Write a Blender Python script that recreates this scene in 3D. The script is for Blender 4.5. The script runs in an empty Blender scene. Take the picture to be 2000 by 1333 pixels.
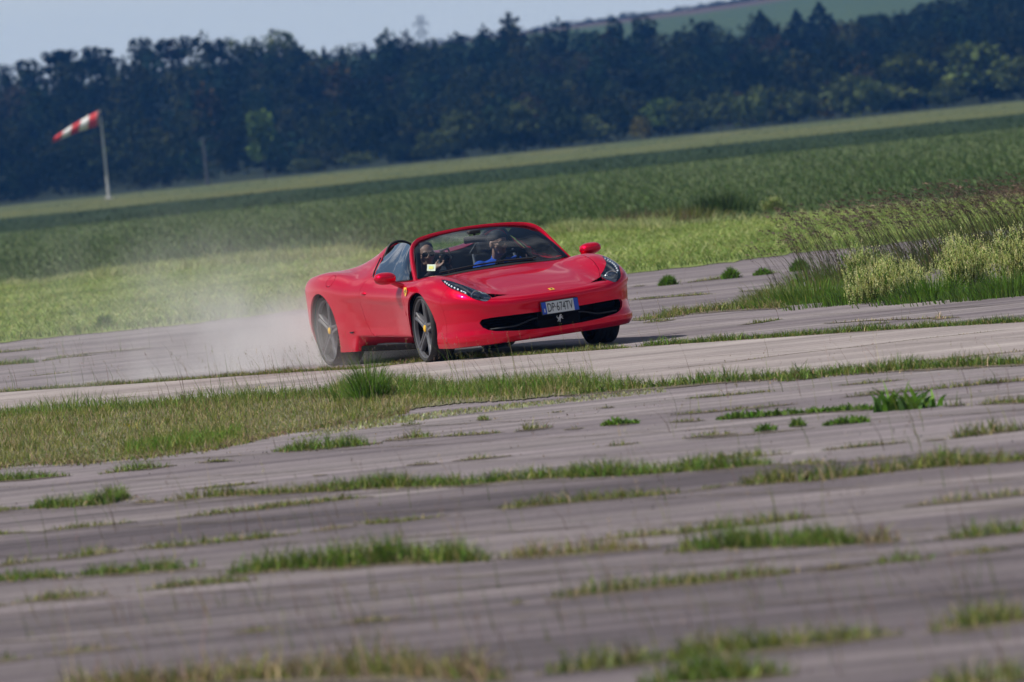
import bpy, bmesh, math, random
import numpy as np
from mathutils import Vector, Matrix

# ------------------------------------------------------------------ camera
SC = bpy.context.scene
F_PX, CAM_H, ROLL, HOR_Y = 16800.0, 1.993, math.radians(5.9), 270.0
PITCH = math.atan((666.5 - HOR_Y) * math.cos(ROLL) / F_PX)
cam_data = bpy.data.cameras.new('camera')
cam = bpy.data.objects.new('camera', cam_data)
SC.collection.objects.link(cam)
cam.matrix_world = (Matrix.Translation((0, 0, CAM_H)) @ Matrix.Rotation(math.pi / 2 - PITCH, 4, 'X')
                    @ Matrix.Rotation(-ROLL, 4, 'Z'))
cam_data.sensor_width = 36.0
cam_data.lens = F_PX / 2000 * 36.0
cam_data.clip_start = 0.5
cam_data.clip_end = 20000
cam_data.dof.use_dof = True
cam_data.dof.focus_distance = 80.0
cam_data.dof.aperture_fstop = 5.8
SC.camera = cam
SC.render.resolution_x, SC.render.resolution_y = 1024, 682

# ------------------------------------------------------------------ light
SUN_EL = math.radians(52)
SUN_DIR = Vector((-1.0, -0.10, 0)).normalized() * math.cos(SUN_EL) + Vector((0, 0, math.sin(SUN_EL)))
sun_data = bpy.data.lights.new('sun', 'SUN')
sun_data.energy = 5.0
sun_data.angle = math.radians(0.53)
sun_data.color = (1.0, 0.94, 0.86)
sun = bpy.data.objects.new('sun', sun_data)
sun.rotation_euler = SUN_DIR.to_track_quat('Z', 'Y').to_euler()
SC.collection.objects.link(sun)

world = bpy.data.worlds.new("World")
SC.world = world
world.use_nodes = True
wn, wl = world.node_tree.nodes, world.node_tree.links
wn.clear()
w_out = wn.new('ShaderNodeOutputWorld')
w_sky = wn.new('ShaderNodeTexSky')
w_sky.sky_type = 'NISHITA'
w_sky.sun_disc = False
w_sky.sun_elevation = SUN_EL
w_sky.sun_rotation = math.atan2(SUN_DIR.x, SUN_DIR.y)
w_sky.air_density = 1.0
w_sky.dust_density = 0.0
w_sky.ozone_density = 1.0
w_bg = wn.new('ShaderNodeBackground')
w_bg.inputs[1].default_value = 0.06
wl.new(w_sky.outputs[0], w_bg.inputs[0])
w_tc = wn.new('ShaderNodeTexCoord')
w_sep = wn.new('ShaderNodeSeparateXYZ')
wl.new(w_tc.outputs['Generated'], w_sep.inputs[0])
w_add = wn.new('ShaderNodeMath'); w_add.operation = 'ADD'; w_add.inputs[1].default_value = 0.12
wl.new(w_sep.outputs[2], w_add.inputs[0])
w_dx = wn.new('ShaderNodeMath'); w_dx.operation = 'DIVIDE'
w_dy = wn.new('ShaderNodeMath'); w_dy.operation = 'DIVIDE'
wl.new(w_sep.outputs[0], w_dx.inputs[0]); wl.new(w_add.outputs[0], w_dx.inputs[1])
wl.new(w_sep.outputs[1], w_dy.inputs[0]); wl.new(w_add.outputs[0], w_dy.inputs[1])
w_cmb = wn.new('ShaderNodeCombineXYZ')
wl.new(w_dx.outputs[0], w_cmb.inputs[0]); wl.new(w_dy.outputs[0], w_cmb.inputs[1])
w_noise = wn.new('ShaderNodeTexNoise')
w_noise.inputs['Scale'].default_value = 1.9
w_noise.inputs['Detail'].default_value = 7
w_noise.inputs['Roughness'].default_value = 0.55
wl.new(w_cmb.outputs[0], w_noise.inputs['Vector'])
w_ramp = wn.new('ShaderNodeValToRGB')
w_ramp.color_ramp.elements[0].position = 0.50
w_ramp.color_ramp.elements[1].position = 0.66
wl.new(w_noise.outputs[0], w_ramp.inputs[0])
w_hz = wn.new('ShaderNodeMapRange')           # the clouds stand above the low sky
w_hz.inputs[1].default_value = 0.10; w_hz.inputs[2].default_value = 0.28
wl.new(w_sep.outputs[2], w_hz.inputs[0])
w_mul = wn.new('ShaderNodeMath'); w_mul.operation = 'MULTIPLY'
wl.new(w_ramp.outputs[0], w_mul.inputs[0]); wl.new(w_hz.outputs[0], w_mul.inputs[1])
w_cl = wn.new('ShaderNodeBackground')
w_cl.inputs[0].default_value = (0.93, 0.95, 1.0, 1)
w_cl.inputs[1].default_value = 0.85
w_mix = wn.new('ShaderNodeMixShader')
wl.new(w_mul.outputs[0], w_mix.inputs[0])
wl.new(w_bg.outputs[0], w_mix.inputs[1]); wl.new(w_cl.outputs[0], w_mix.inputs[2])
w_lo = wn.new('ShaderNodeBackground')          # the pale milky blue of the low sky
w_lo.inputs[0].default_value = (0.570, 0.640, 0.695, 1)
w_lo.inputs[1].default_value = 1.0
w_lf = wn.new('ShaderNodeMapRange'); w_lf.interpolation_type = 'SMOOTHSTEP'
w_lf.inputs[1].default_value = 0.03; w_lf.inputs[2].default_value = 0.16; w_lf.inputs[3].default_value = 1.0; w_lf.inputs[4].default_value = 0.0
wl.new(w_sep.outputs[2], w_lf.inputs[0])
w_mx2 = wn.new('ShaderNodeMixShader')
wl.new(w_lf.outputs[0], w_mx2.inputs[0]); wl.new(w_mix.outputs[0], w_mx2.inputs[1]); wl.new(w_lo.outputs[0], w_mx2.inputs[2])
wl.new(w_mx2.outputs[0], w_out.inputs[0])

SC.view_settings.view_transform = 'Standard'
SC.view_settings.look = 'None'
SC.view_settings.exposure = 0.0
SC.view_settings.gamma = 1.0
SC.render.engine = 'CYCLES'
SC.cycles.use_denoising = True
SC.cycles.max_bounces = 8
SC.cycles.transparent_max_bounces = 12
SC.cycles.volume_bounces = 2
SC.cycles.volume_step_rate = 0.6
SC.cycles.volume_max_steps = 256
SC.cycles.sample_clamp_indirect = 6.0

# ------------------------------------------------------------------ helpers
COL = SC.collection
R = math.radians

def px2g(px, py, z=0.0):
    """the point of the ground seen at a pixel of the 2000 x 1333 photograph"""
    u, v = px - 1000.0, 666.5 - py
    cr, sr = math.cos(ROLL), math.sin(ROLL)
    a, b = u * cr + v * sr, -u * sr + v * cr
    cp, sp = math.cos(PITCH), math.sin(PITCH)
    d = Vector((a / F_PX, cp + b / F_PX * sp, -sp + b / F_PX * cp))
    t = (z - CAM_H) / d.z
    return Vector((d.x * t, d.y * t, z))

def hor_y(px):
    return HOR_Y - (px - 1000) * math.tan(ROLL)

def at_depth(px, py, Y):
    """the point at depth Y seen at a pixel of the photograph"""
    u, v = px - 1000.0, 666.5 - py
    cr, sr = math.cos(ROLL), math.sin(ROLL)
    a, b = u * cr + v * sr, -u * sr + v * cr
    cp, sp = math.cos(PITCH), math.sin(PITCH)
    d = Vector((a / F_PX, cp + b / F_PX * sp, -sp + b / F_PX * cp))
    t = Y / d.y
    return Vector((d.x * t, Y, CAM_H + d.z * t))

def tag(o, label=None, cat=None, group=None, kind=None):
    if label: o['label'] = label
    if cat: o['category'] = cat
    if group: o['group'] = group
    if kind: o['kind'] = kind
    return o

def empty(name, loc=(0, 0, 0), rz=0.0):
    o = bpy.data.objects.new(name, None)
    o.location = loc; o.rotation_euler = (0, 0, rz)
    o.empty_display_size = 0.2
    COL.objects.link(o)
    return o

def link(name, me, mats, parent=None):
    o = bpy.data.objects.new(name, me)
    for m in (mats if isinstance(mats, (list, tuple)) else [mats]):
        if me.materials.find(m.name) < 0: me.materials.append(m)
    COL.objects.link(o)
    if parent is not None: o.parent = parent
    return o

def np_mesh(name, V, F, colors=None, smooth=False, mi=None):
    """mesh from arrays; F: (n,4) or (n,3) or list of faces; colors: per-vertex rgb"""
    me = bpy.data.meshes.new(name)
    V = np.asarray(V, dtype=np.float32)
    if isinstance(F, np.ndarray):
        n, k = F.shape
        me.vertices.add(len(V)); me.vertices.foreach_set('co', V.ravel())
        me.loops.add(n * k); me.loops.foreach_set('vertex_index', F.astype(np.int32).ravel())
        me.polygons.add(n)
        me.polygons.foreach_set('loop_start', np.arange(0, n * k, k, dtype=np.int32))
        me.polygons.foreach_set('loop_total', np.full(n, k, dtype=np.int32))
        me.update(calc_edges=True)
    else:
        me.from_pydata([tuple(v) for v in V], [], [tuple(f) for f in F])
    if colors is not None:
        ca = me.color_attributes.new('tint', 'FLOAT_COLOR', 'POINT')
        c4 = np.ones((len(V), 4), dtype=np.float32); c4[:, :3] = colors
        ca.data.foreach_set('color', c4.ravel())
    if mi is not None: me.polygons.foreach_set('material_index', np.asarray(mi, dtype=np.int32))
    if smooth: me.polygons.foreach_set('use_smooth', np.ones(len(me.polygons), dtype=bool))
    me.update(); me.validate()
    return me

class MB:
    """collects simple shapes into one mesh"""
    def __init__(s): s.v, s.f, s.m, s.M = [], [], [], Matrix.Identity(4)
    def add(s, V, F, m=0):
        b = len(s.v)
        s.v += [tuple(s.M @ Vector(v)) for v in V]
        s.f += [tuple(b + i for i in f) for f in F]; s.m += [m] * len(F)
    def box(s, c, d, bev=0.0, rot=None, m=0):
        bm = bmesh.new(); bmesh.ops.create_cube(bm, size=1.0)
        bmesh.ops.scale(bm, vec=Vector(d), verts=bm.verts)
        if bev > 0: bmesh.ops.bevel(bm, geom=bm.edges[:] , offset=bev, segments=3, affect='EDGES', profile=0.5)
        Mx = Matrix.Translation(c) @ (rot if rot is not None else Matrix.Identity(4))
        bm.verts.index_update()
        s.add([Mx @ v.co for v in bm.verts], [[v.index for v in f.verts] for f in bm.faces], m); bm.free()
    def tube(s, pts, rad, n=10, cap=True, m=0, closed=False):
        pts = [Vector(p) for p in pts]; k = len(pts)
        rad = rad if isinstance(rad, (list, tuple, np.ndarray)) else [rad] * k
        V, F = [], []; up = Vector((0, 0, 1)); prev = None
        for i, p in enumerate(pts):
            a = pts[(i - 1) % k] if (closed or i > 0) else p
            b = pts[(i + 1) % k] if (closed or i < k - 1) else p
            t = (b - a).normalized()
            if prev is None:
                u = t.cross(up if abs(t.z) < .95 else Vector((1, 0, 0))).normalized()
            else: u = (prev - t * prev.dot(t)).normalized()
            prev = u; w = t.cross(u)
            for j in range(n):
                an = 2 * math.pi * j / n
                V.append(p + (u * math.cos(an) + w * math.sin(an)) * rad[i])
        for i in range(k if closed else k - 1):
            for j in range(n):
                a, b = i * n + j, i * n + (j + 1) % n
                c, d = ((i + 1) % k) * n + (j + 1) % n, ((i + 1) % k) * n + j
                F.append((a, b, c, d))
        if cap and not closed:
            F.append(tuple(range(n - 1, -1, -1))); F.append(tuple((k - 1) * n + j for j in range(n)))
        s.add(V, F, m)
    def grid(s, P, m=0, closed_u=False, closed_v=False):
        nu, nv = len(P), len(P[0]); V = [p for r in P for p in r]; F = []
        for i in range(nu if closed_u else nu - 1):
            for j in range(nv if closed_v else nv - 1):
                a, b = i * nv + j, i * nv + (j + 1) % nv
                c, d = ((i + 1) % nu) * nv + (j + 1) % nv, ((i + 1) % nu) * nv + j
                F.append((a, b, c, d))
        s.add(V, F, m)
    def lathe(s, prof, n=48, axis='Y', m=0):
        """prof: (radius, along) pairs turned about the axis"""
        P = []
        for r, h in prof:
            row = []
            for j in range(n):
                a = 2 * math.pi * j / n
                if axis == 'Y': row.append((r * math.cos(a), h, r * math.sin(a)))
                elif axis == 'Z': row.append((r * math.cos(a), r * math.sin(a), h))
                else: row.append((h, r * math.cos(a), r * math.sin(a)))
            P.append(row)
        s.grid(P, m, closed_v=True)
    def prism(s, poly, h0, h1, fn, m=0):
        """poly 2-D extruded h0..h1; fn(a,b,h) -> 3-D"""
        n = len(poly)
        V = [fn(a, b, h0) for a, b in poly] + [fn(a, b, h1) for a, b in poly]
        F = [tuple(range(n - 1, -1, -1)), tuple(range(n, 2 * n))]
        F += [(i, (i + 1) % n, n + (i + 1) % n, n + i) for i in range(n)]
        s.add(V, F, m)
    def build(s, name, mats, parent=None, smooth=None, fix=True):
        me = bpy.data.meshes.new(name)
        me.from_pydata(s.v, [], s.f)
        me.polygons.foreach_set('material_index', np.asarray(s.m, dtype=np.int32))
        if fix:
            bm = bmesh.new(); bm.from_mesh(me)
            bmesh.ops.recalc_face_normals(bm, faces=bm.faces); bm.to_mesh(me); bm.free()
        if smooth is not None:
            me.polygons.foreach_set('use_smooth', np.ones(len(me.polygons), dtype=bool))
            me.set_sharp_from_angle(angle=R(smooth))
        return link(name, me, mats, parent)

# ------------------------------------------------------------------ materials
def new_mat(name):
    m = bpy.data.materials.new(name); m.use_nodes = True
    n, l = m.node_tree.nodes, m.node_tree.links
    return m, n, l, n['Principled BSDF']

def mat(name, col, rough=0.5, metal=0.0, coat=0.0, spec=0.5, var=0.0, vscale=8.0, bump=0.0, bscale=60.0, emit=None, estr=0.0):
    m, n, l, b = new_mat(name)
    b.inputs['Base Color'].default_value = (*col, 1)
    b.inputs['Roughness'].default_value = rough
    b.inputs['Metallic'].default_value = metal
    b.inputs['Specular IOR Level'].default_value = spec
    if coat > 0:
        b.inputs['Coat Weight'].default_value = coat; b.inputs['Coat Roughness'].default_value = 0.03
    if emit:
        b.inputs['Emission Color'].default_value = (*emit, 1); b.inputs['Emission Strength'].default_value = estr
    tc = n.new('ShaderNodeTexCoord')
    if var > 0:
        t = n.new('ShaderNodeTexNoise'); t.inputs['Scale'].default_value = vscale; t.inputs['Detail'].default_value = 5
        l.new(tc.outputs['Object'], t.inputs['Vector'])
        r = n.new('ShaderNodeValToRGB')
        r.color_ramp.elements[0].position = .3; r.color_ramp.elements[1].position = .7
        r.color_ramp.elements[0].color = (*[c * (1 - var) for c in col], 1)
        r.color_ramp.elements[1].color = (*[min(1, c * (1 + var)) for c in col], 1)
        l.new(t.outputs[0], r.inputs[0]); l.new(r.outputs[0], b.inputs['Base Color'])
    if bump > 0:
        t = n.new('ShaderNodeTexNoise'); t.inputs['Scale'].default_value = bscale; t.inputs['Detail'].default_value = 4
        l.new(tc.outputs['Object'], t.inputs['Vector'])
        bp = n.new('ShaderNodeBump'); bp.inputs['Strength'].default_value = bump; bp.inputs['Distance'].default_value = .02
        l.new(t.outputs[0], bp.inputs['Height']); l.new(bp.outputs[0], b.inputs['Normal'])
    return m

def mat_glass(name, tint, fres=1.45, gain=1.0):
    """thin pane: tinted see-through plus a mirror coat that grows at grazing angles"""
    m = bpy.data.materials.new(name); m.use_nodes = True
    n, l = m.node_tree.nodes, m.node_tree.links; n.clear()
    o = n.new('ShaderNodeOutputMaterial'); t = n.new('ShaderNodeBsdfTransparent'); g = n.new('ShaderNodeBsdfGlossy')
    t.inputs[0].default_value = (*tint, 1); g.inputs['Roughness'].default_value = 0.01
    f = n.new('ShaderNodeFresnel'); f.inputs[0].default_value = fres
    mu = n.new('ShaderNodeMath'); mu.operation = 'MULTIPLY'; mu.inputs[1].default_value = gain; mu.use_clamp = True
    x = n.new('ShaderNodeMixShader')
    l.new(f.outputs[0], mu.inputs[0]); l.new(mu.outputs[0], x.inputs[0])
    l.new(t.outputs[0], x.inputs[1]); l.new(g.outputs[0], x.inputs[2]); l.new(x.outputs[0], o.inputs[0])
    return m

def mat_leaf(name, trans=0.25, rough=0.6, mult=(1, 1, 1)):
    """plant tissue coloured by the mesh's own 'tint', a little light passing through"""
    m = bpy.data.materials.new(name); m.use_nodes = True
    n, l = m.node_tree.nodes, m.node_tree.links; n.clear()
    o = n.new('ShaderNodeOutputMaterial'); a = n.new('ShaderNodeAttribute'); a.attribute_name = 'tint'
    mu = n.new('ShaderNodeMix'); mu.data_type = 'RGBA'; mu.blend_type = 'MULTIPLY'; mu.inputs[0].default_value = 1
    mu.inputs[7].default_value = (*mult, 1)
    l.new(a.outputs['Color'], mu.inputs[6])
    d = n.new('ShaderNodeBsdfPrincipled'); d.inputs['Roughness'].default_value = rough
    d.inputs['Specular IOR Level'].default_value = 0.25
    t = n.new('ShaderNodeBsdfTranslucent'); x = n.new('ShaderNodeMixShader'); x.inputs[0].default_value = trans
    l.new(mu.outputs[2], d.inputs['Base Color']); l.new(mu.outputs[2], t.inputs[0])
    l.new(d.outputs[0], x.inputs[1]); l.new(t.outputs[0], x.inputs[2]); l.new(x.outputs[0], o.inputs[0])
    return m

M = {}
M['paint'] = mat('red_paint', (0.66, 0.0, 0.026), rough=0.30, metal=0.52, coat=0.7, spec=0.0)
M['paint'].node_tree.nodes['Principled BSDF'].inputs['Coat IOR'].default_value = 1.5
M['black'] = mat('black_plastic', (0.012, 0.012, 0.013), rough=0.55, var=.3)
M['void'] = mat('dark_cavity', (0.005, 0.004, 0.004), rough=0.9, spec=0.08, var=.3)
M['rubber'] = mat('tyre_rubber', (0.016, 0.016, 0.017), rough=0.75, var=.35, vscale=20, bump=.2)
M['rim'] = mat('gunmetal_alloy', (0.095, 0.097, 0.108), rough=0.36, metal=0.0, var=.1)
M['disc'] = mat('brake_disc_steel', (0.035, 0.035, 0.038), rough=0.5, metal=0.5, var=.1)
M['caliper'] = mat('red_caliper', (0.42, 0.012, 0.012), rough=0.4)
M['yellow'] = mat('badge_yellow', (0.85, 0.50, 0.02), rough=0.35, coat=.4)
M['white'] = mat('plate_white', (0.62, 0.63, 0.62), rough=0.4, var=.04)
M['blue'] = mat('plate_blue', (0.012, 0.06, 0.42), rough=0.4)
M['ink'] = mat('ink_black', (0.01, 0.01, 0.012), rough=0.5)
M['chrome'] = mat('chrome', (0.62, 0.63, 0.65), rough=0.12, metal=1.0)
M['silver'] = mat('silver_emblem', (0.5, 0.5, 0.52), rough=0.35, metal=.6)
M['glass'] = mat_glass('windscreen_glass', (0.47, 0.57, 0.64), 1.5, 2.0)
M['sideglass'] = mat_glass('side_window_glass', (0.10, 0.13, 0.16), 1.65, 3.0)
M['lens'] = mat_glass('headlight_lens', (0.80, 0.83, 0.88), 1.5, 1.8)
M['bowl'] = mat('lamp_bowl', (0.030, 0.034, 0.045), rough=0.25, metal=.4, var=.2)
M['lamp'] = mat('led_bead', (0.9, 0.92, 0.95), rough=0.2, emit=(1, 1, 1), estr=0.9)
M['leather'] = mat('black_leather', (0.018, 0.018, 0.020), rough=0.55, var=.25, bump=.1)
M['greyleather'] = mat('grey_leather', (0.15, 0.15, 0.16), rough=0.5, var=.15)
M['tail'] = mat('tail_lamp_red', (0.30, 0.004, 0.01), rough=0.2, coat=1.0)
M['skin'] = mat('skin', (0.52, 0.29, 0.20), rough=0.5, var=.12, vscale=25)
M['hair'] = mat('dark_hair', (0.022, 0.016, 0.012), rough=0.7, var=.3, vscale=60)
M['shirt_blue'] = mat('blue_cotton', (0.010, 0.085, 0.52), rough=0.8, var=.12, vscale=18)
M['shirt_dark'] = mat('dark_cotton', (0.020, 0.024, 0.035), rough=0.85, var=.2, vscale=18)
M['shades'] = mat('sunglasses', (0.01, 0.01, 0.012), rough=0.1, coat=.6)
M['sticker'] = mat('windscreen_sticker', (0.66, 0.78, 0.62), rough=0.5, var=.06, vscale=60)
M['sticker_ink'] = mat('sticker_yellow', (0.72, 0.75, 0.20), rough=0.5)
# ------------------------------------------------------------------ the car's shape
#SHAPE-BEGIN
def spline(t, y, q):
    """natural cubic spline through (t, y) at q; y may have several columns"""
    t = np.asarray(t, float); y = np.asarray(y, float); q = np.asarray(q, float)
    one = y.ndim == 1
    if one: y = y[:, None]
    n = len(t); h = np.diff(t)
    A = np.eye(n); B = np.zeros((n, y.shape[1]))
    for i in range(1, n - 1):
        A[i, i - 1] = h[i - 1]; A[i, i] = 2 * (h[i - 1] + h[i]); A[i, i + 1] = h[i]
        B[i] = 6 * ((y[i + 1] - y[i]) / h[i] - (y[i] - y[i - 1]) / h[i - 1])
    m2 = np.linalg.solve(A, B)
    k = np.clip(np.searchsorted(t, q) - 1, 0, n - 2)
    a = (t[k + 1] - q)[:, None]; b = (q - t[k])[:, None]; hk = h[k][:, None]
    r = (m2[k] * a ** 3 + m2[k + 1] * b ** 3) / (6 * hk) + (y[k] / hk - m2[k] * hk / 6) * a + (y[k + 1] / hk - m2[k + 1] * hk / 6) * b
    return r[:, 0] if one else r

def pchip(x, y, q):
    """monotone cubic along axis 0"""
    x = np.asarray(x, float); y = np.asarray(y, float); q = np.clip(np.asarray(q, float), x[0], x[-1])
    one = y.ndim == 1
    if one: y = y[:, None]
    h = np.diff(x)[:, None]; d = np.diff(y, axis=0) / h
    m = np.zeros_like(y)
    for i in range(1, len(x) - 1):
        ok = d[i - 1] * d[i] > 0
        w1, w2 = 2 * h[i] + h[i - 1], h[i] + 2 * h[i - 1]
        with np.errstate(divide='ignore', invalid='ignore'):
            v = (w1 + w2) / (w1 / d[i - 1] + w2 / d[i])
        m[i] = np.where(ok, v, 0)
    m[0], m[-1] = d[0], d[-1]
    k = np.clip(np.searchsorted(x, q) - 1, 0, len(x) - 2); t = ((q - x[k]) / h[k, 0])[:, None]; hk = h[k]
    r = ((2 * t ** 3 - 3 * t ** 2 + 1) * y[k] + (t ** 3 - 2 * t ** 2 + t) * hk * m[k]
         + (-2 * t ** 3 + 3 * t ** 2) * y[k + 1] + (t ** 3 - t ** 2) * hk * m[k + 1])
    return r[:, 0] if one else r

def sstep(a, b, x):
    t = np.clip((np.asarray(x, float) - a) / (b - a), 0, 1); return t * t * (3 - 2 * t)

# plan outline of half the car (x forward from the front axle, y to the car's left)
OUT = np.array([(1.125, 0), (1.118, .22), (1.09, .42), (1.02, .60), (.92, .74), (.77, .855), (.55, .925), (.25, .955), (0, .960), (-.35, .950),
                (-.8, .938), (-1.3, .938), (-1.8, .950), (-2.3, .966), (-2.65, .968), (-2.95, .950), (-3.2, .895), (-3.37, .77), (-3.44, .55), (-3.465, .28), (-3.47, 0)])
_c = np.r_[0, np.cumsum(np.hypot(*np.diff(OUT, axis=0).T))]
NS = 300
_q = np.linspace(0, 1, NS); _q = _c[-1] * (_q + 0.10 * np.sin(2 * np.pi * _q) / (2 * np.pi) * -1)
OL = spline(_c, OUT, _q); OL[0, 1] = OL[-1, 1] = 0; OL[:, 1] = np.maximum(OL[:, 1], 0)
_t = np.gradient(OL, axis=0); _t[0] = (0, 1); _t[-1] = (0, -1)
_t /= np.linalg.norm(_t, axis=1)[:, None]
ON = np.stack([-_t[:, 1], _t[:, 0]], 1)          # inward normal

TY = [0, .25, .5, .62, .72, .82, .90, 1.0]
TX = [-3.5, -3.3, -3.0, -2.7, -2.4, -2.1, -1.85, -1.6, -1.35, -1.0, -.7, -.45, -.25, 0, .25, .5, .75, .95, 1.13]
TZ = [[.855, .855, .855, .85, .845, .82, .79, .75],
      [.900, .900, .895, .89, .885, .87, .84, .80],
      [.895, .895, .905, .905, .905, .905, .88, .83],
      [.910, .915, .935, .925, .922, .928, .905, .84],
      [.935, .950, .985, .935, .905, .920, .895, .83],
      [.975, .995, 1.045, .975, .900, .885, .855, .80],
      [1.01, 1.03, 1.095, 1.03, .910, .862, .830, .78],
      [.98, 1.02, 1.150, 1.10, .945, .862, .825, .77],
      [.95, 1.00, 1.150, 1.10, .930, .840, .800, .76],
      [.86, .87, .92, .89, .835, .812, .785, .75],
      [.82, .825, .83, .815, .800, .798, .775, .74],
      [.828, .822, .800, .792, .800, .796, .770, .735],
      [.815, .810, .798, .794, .810, .808, .775, .73],
      [.775, .771, .762, .790, .829, .828, .785, .72],
      [.732, .728, .720, .763, .812, .810, .765, .70],
      [.685, .682, .680, .722, .768, .755, .705, .64],
      [.635, .632, .628, .652, .690, .665, .625, .57],
      [.590, .588, .582, .578, .585, .565, .535, .50],
      [.535, .535, .530, .520, .505, .485, .46, .44]]
GX = np.arange(-3.6, 1.2, .01); GY = np.arange(-.2, 1.06, .01)
_g = pchip(TX, np.array(TZ), GX)
_g = pchip(TY, _g.T, np.abs(GY)).T
def blur(a, s, ax):
    k = np.exp(-.5 * (np.arange(-3 * s, 3 * s + 1) / s) ** 2); k /= k.sum(); p = int(3 * s)
    a = np.moveaxis(a, ax, 0); a = np.concatenate([a[:1].repeat(p, 0), a, a[-1:].repeat(p, 0)])
    r = sum(k[i] * a[i:len(a) - 2 * p + i] for i in range(2 * p + 1)); return np.moveaxis(r, 0, ax)
_g = blur(blur(_g, 8, 0), 5, 1)

def top_z(x, y):
    x = np.asarray(x, float); y = np.abs(np.asarray(y, float))
    u = np.clip((x - GX[0]) / .01, 0, len(GX) - 1.001); v = np.clip((y - GY[0]) / .01, 0, len(GY) - 1.001)
    i, j = u.astype(int), v.astype(int); a, b = u - i, v - j
    z = _g[i, j] * (1 - a) * (1 - b) + _g[i + 1, j] * a * (1 - b) + _g[i, j + 1] * (1 - a) * b + _g[i + 1, j + 1] * a * b
    # the two creases that run up the bonnet towards the windscreen
    c = .46 + .16 * sstep(.9, -.2, x)
    z = z + .006 * sstep(-.35, .0, x) * sstep(1.02, .8, x) * np.exp(-((y - c) / .055) ** 2) * np.where(y < c, 1, .6)
    return z

def edge_dist(P):
    d = np.full(len(P), 9.0)
    for i in range(len(OL) - 1):
        a, b = OL[i], OL[i + 1]; ab = b - a; L = ab @ ab
        if L < 1e-12: continue
        t = np.clip(((P - a) @ ab) / L, 0, 1)
        q = P - (a + t[:, None] * ab); d = np.minimum(d, np.hypot(q[:, 0], q[:, 1]))
    return d

def roll_r(x):
    return .055 + .055 * sstep(.95, .45, x) - .03 * sstep(-3.0, -3.4, x)

def surf_z(x, y):
    """height of the skin's upper side"""
    P = np.stack([np.atleast_1d(x), np.abs(np.atleast_1d(y))], 1).astype(float)
    r = roll_r(P[:, 0]); e = np.minimum(edge_dist(P), r)
    return top_z(P[:, 0], P[:, 1]) - (r - np.sqrt(np.maximum(r * r - (r - e) ** 2, 0)))

WZ = [.12, .16, .20, .25, .30, .38, .46, .54, .62, .70, .80]
WX = [-3.47, -3.2, -2.65, -2.2, -1.8, -1.3, -.8, -.4, 0, .45, .8, 1.0, 1.13]
WD = [[.18, .15, .12, .08, .05, .03, .01, 0, 0, 0, .01],
      [.12, .10, .07, .05, .03, .01, 0, 0, 0, 0, 0],
      [.05, .04, .03, .02, .012, .005, 0, 0, 0, 0, 0],
      [.025, .022, .02, .016, .014, .010, .008, .008, .004, 0, 0],
      [.022, .020, .022, .030, .036, .036, .032, .026, .014, .004, 0],
      [.022, .022, .026, .038, .048, .050, .042, .030, .012, 0, 0],
      [.030, .028, .030, .040, .048, .048, .040, .026, .008, 0, 0],
      [.045, .042, .040, .040, .038, .032, .024, .014, .004, 0, 0],
      [.03, .025, .02, .015, .012, .008, .004, .002, 0, 0, 0],
      [.06, .03, .012, .008, .016, .020, .014, .006, .002, 0, 0],
      [.09, .035, .005, .004, .020, .030, .020, .020, .03, .03, .03],
      [.09, .03, .004, .002, .016, .022, .014, .02, .03, .03, .03],
      [.09, .03, .004, .0, .010, .014, .012, .02, .03, .03, .03]]
def wall_d(x, z, ze):
    z = np.atleast_1d(np.asarray(z, float)); D = pchip(WX, np.array(WD), np.atleast_1d(x))
    r = np.array([np.interp(zz, WZ, Dr) for zz, Dr in zip(np.atleast_1d(z), D)])
    r = r * (1 - sstep(ze - .07, ze, z))
    # the hollow above the sill, ending in a slanting edge before the rear wheel
    r = r + .125 * np.clip((.292 - z - .02 * (np.asarray(x) + 1.0)) / .14, 0, 1) ** .8 * sstep(-1.90 + .28 * (np.asarray(z) - .15), -1.80 + .28 * (np.asarray(z) - .15), x) * sstep(-.30, -.40, x)
    return r
def bottom_z(x):
    return .150 + .012 * sstep(.6, .2, x) + .03 * sstep(-2.6, -3.2, x)

def shell():
    """grid of the half skin: rows from the lower edge up the wall, over the shoulder and in to the centre line"""
    ze = top_z(OL[:, 0], OL[:, 1]) - roll_r(OL[:, 0]); zb = bottom_z(OL[:, 0])
    rows = []
    NT = 34
    for t in np.linspace(0, 1, NT)[:-1]:
        z = zb + (ze - zb) * t
        d = wall_d(OL[:, 0], z, ze)
        q = OL + ON * d[:, None]; q[0, 1] = q[-1, 1] = 0
        rows.append(np.c_[q, z])
    spx = -3.0 + (OL[:, 0] + 3.47) / (1.125 + 3.47) * 3.7
    SP = np.stack([spx, np.zeros(NS)], 1); r = roll_r(OL[:, 0])
    for a in np.linspace(0, 90, 11):
        e = r * (1 - math.cos(math.radians(a))); q = OL + ON * e[:, None]; q[0, 1] = q[-1, 1] = 0; q[:, 1] = np.maximum(q[:, 1], 0)
        rr = roll_r(q[:, 0])
        z = top_z(q[:, 0], q[:, 1]) - (r - np.sqrt(np.maximum(r * r - (r - e) ** 2, 0)))
        rows.append(np.c_[q, z])
    Q0 = OL + ON * r[:, None]; Q0[0, 1] = Q0[-1, 1] = 0
    for t in np.linspace(0, 1, 40)[1:]:
        q = Q0 + (SP - Q0) * t; q[:, 1] = np.maximum(q[:, 1], 0)
        if t == 1: q[:, 1] = 0
        rows.append(np.c_[q, top_z(q[:, 0], q[:, 1])])
    return np.array(rows)
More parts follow.
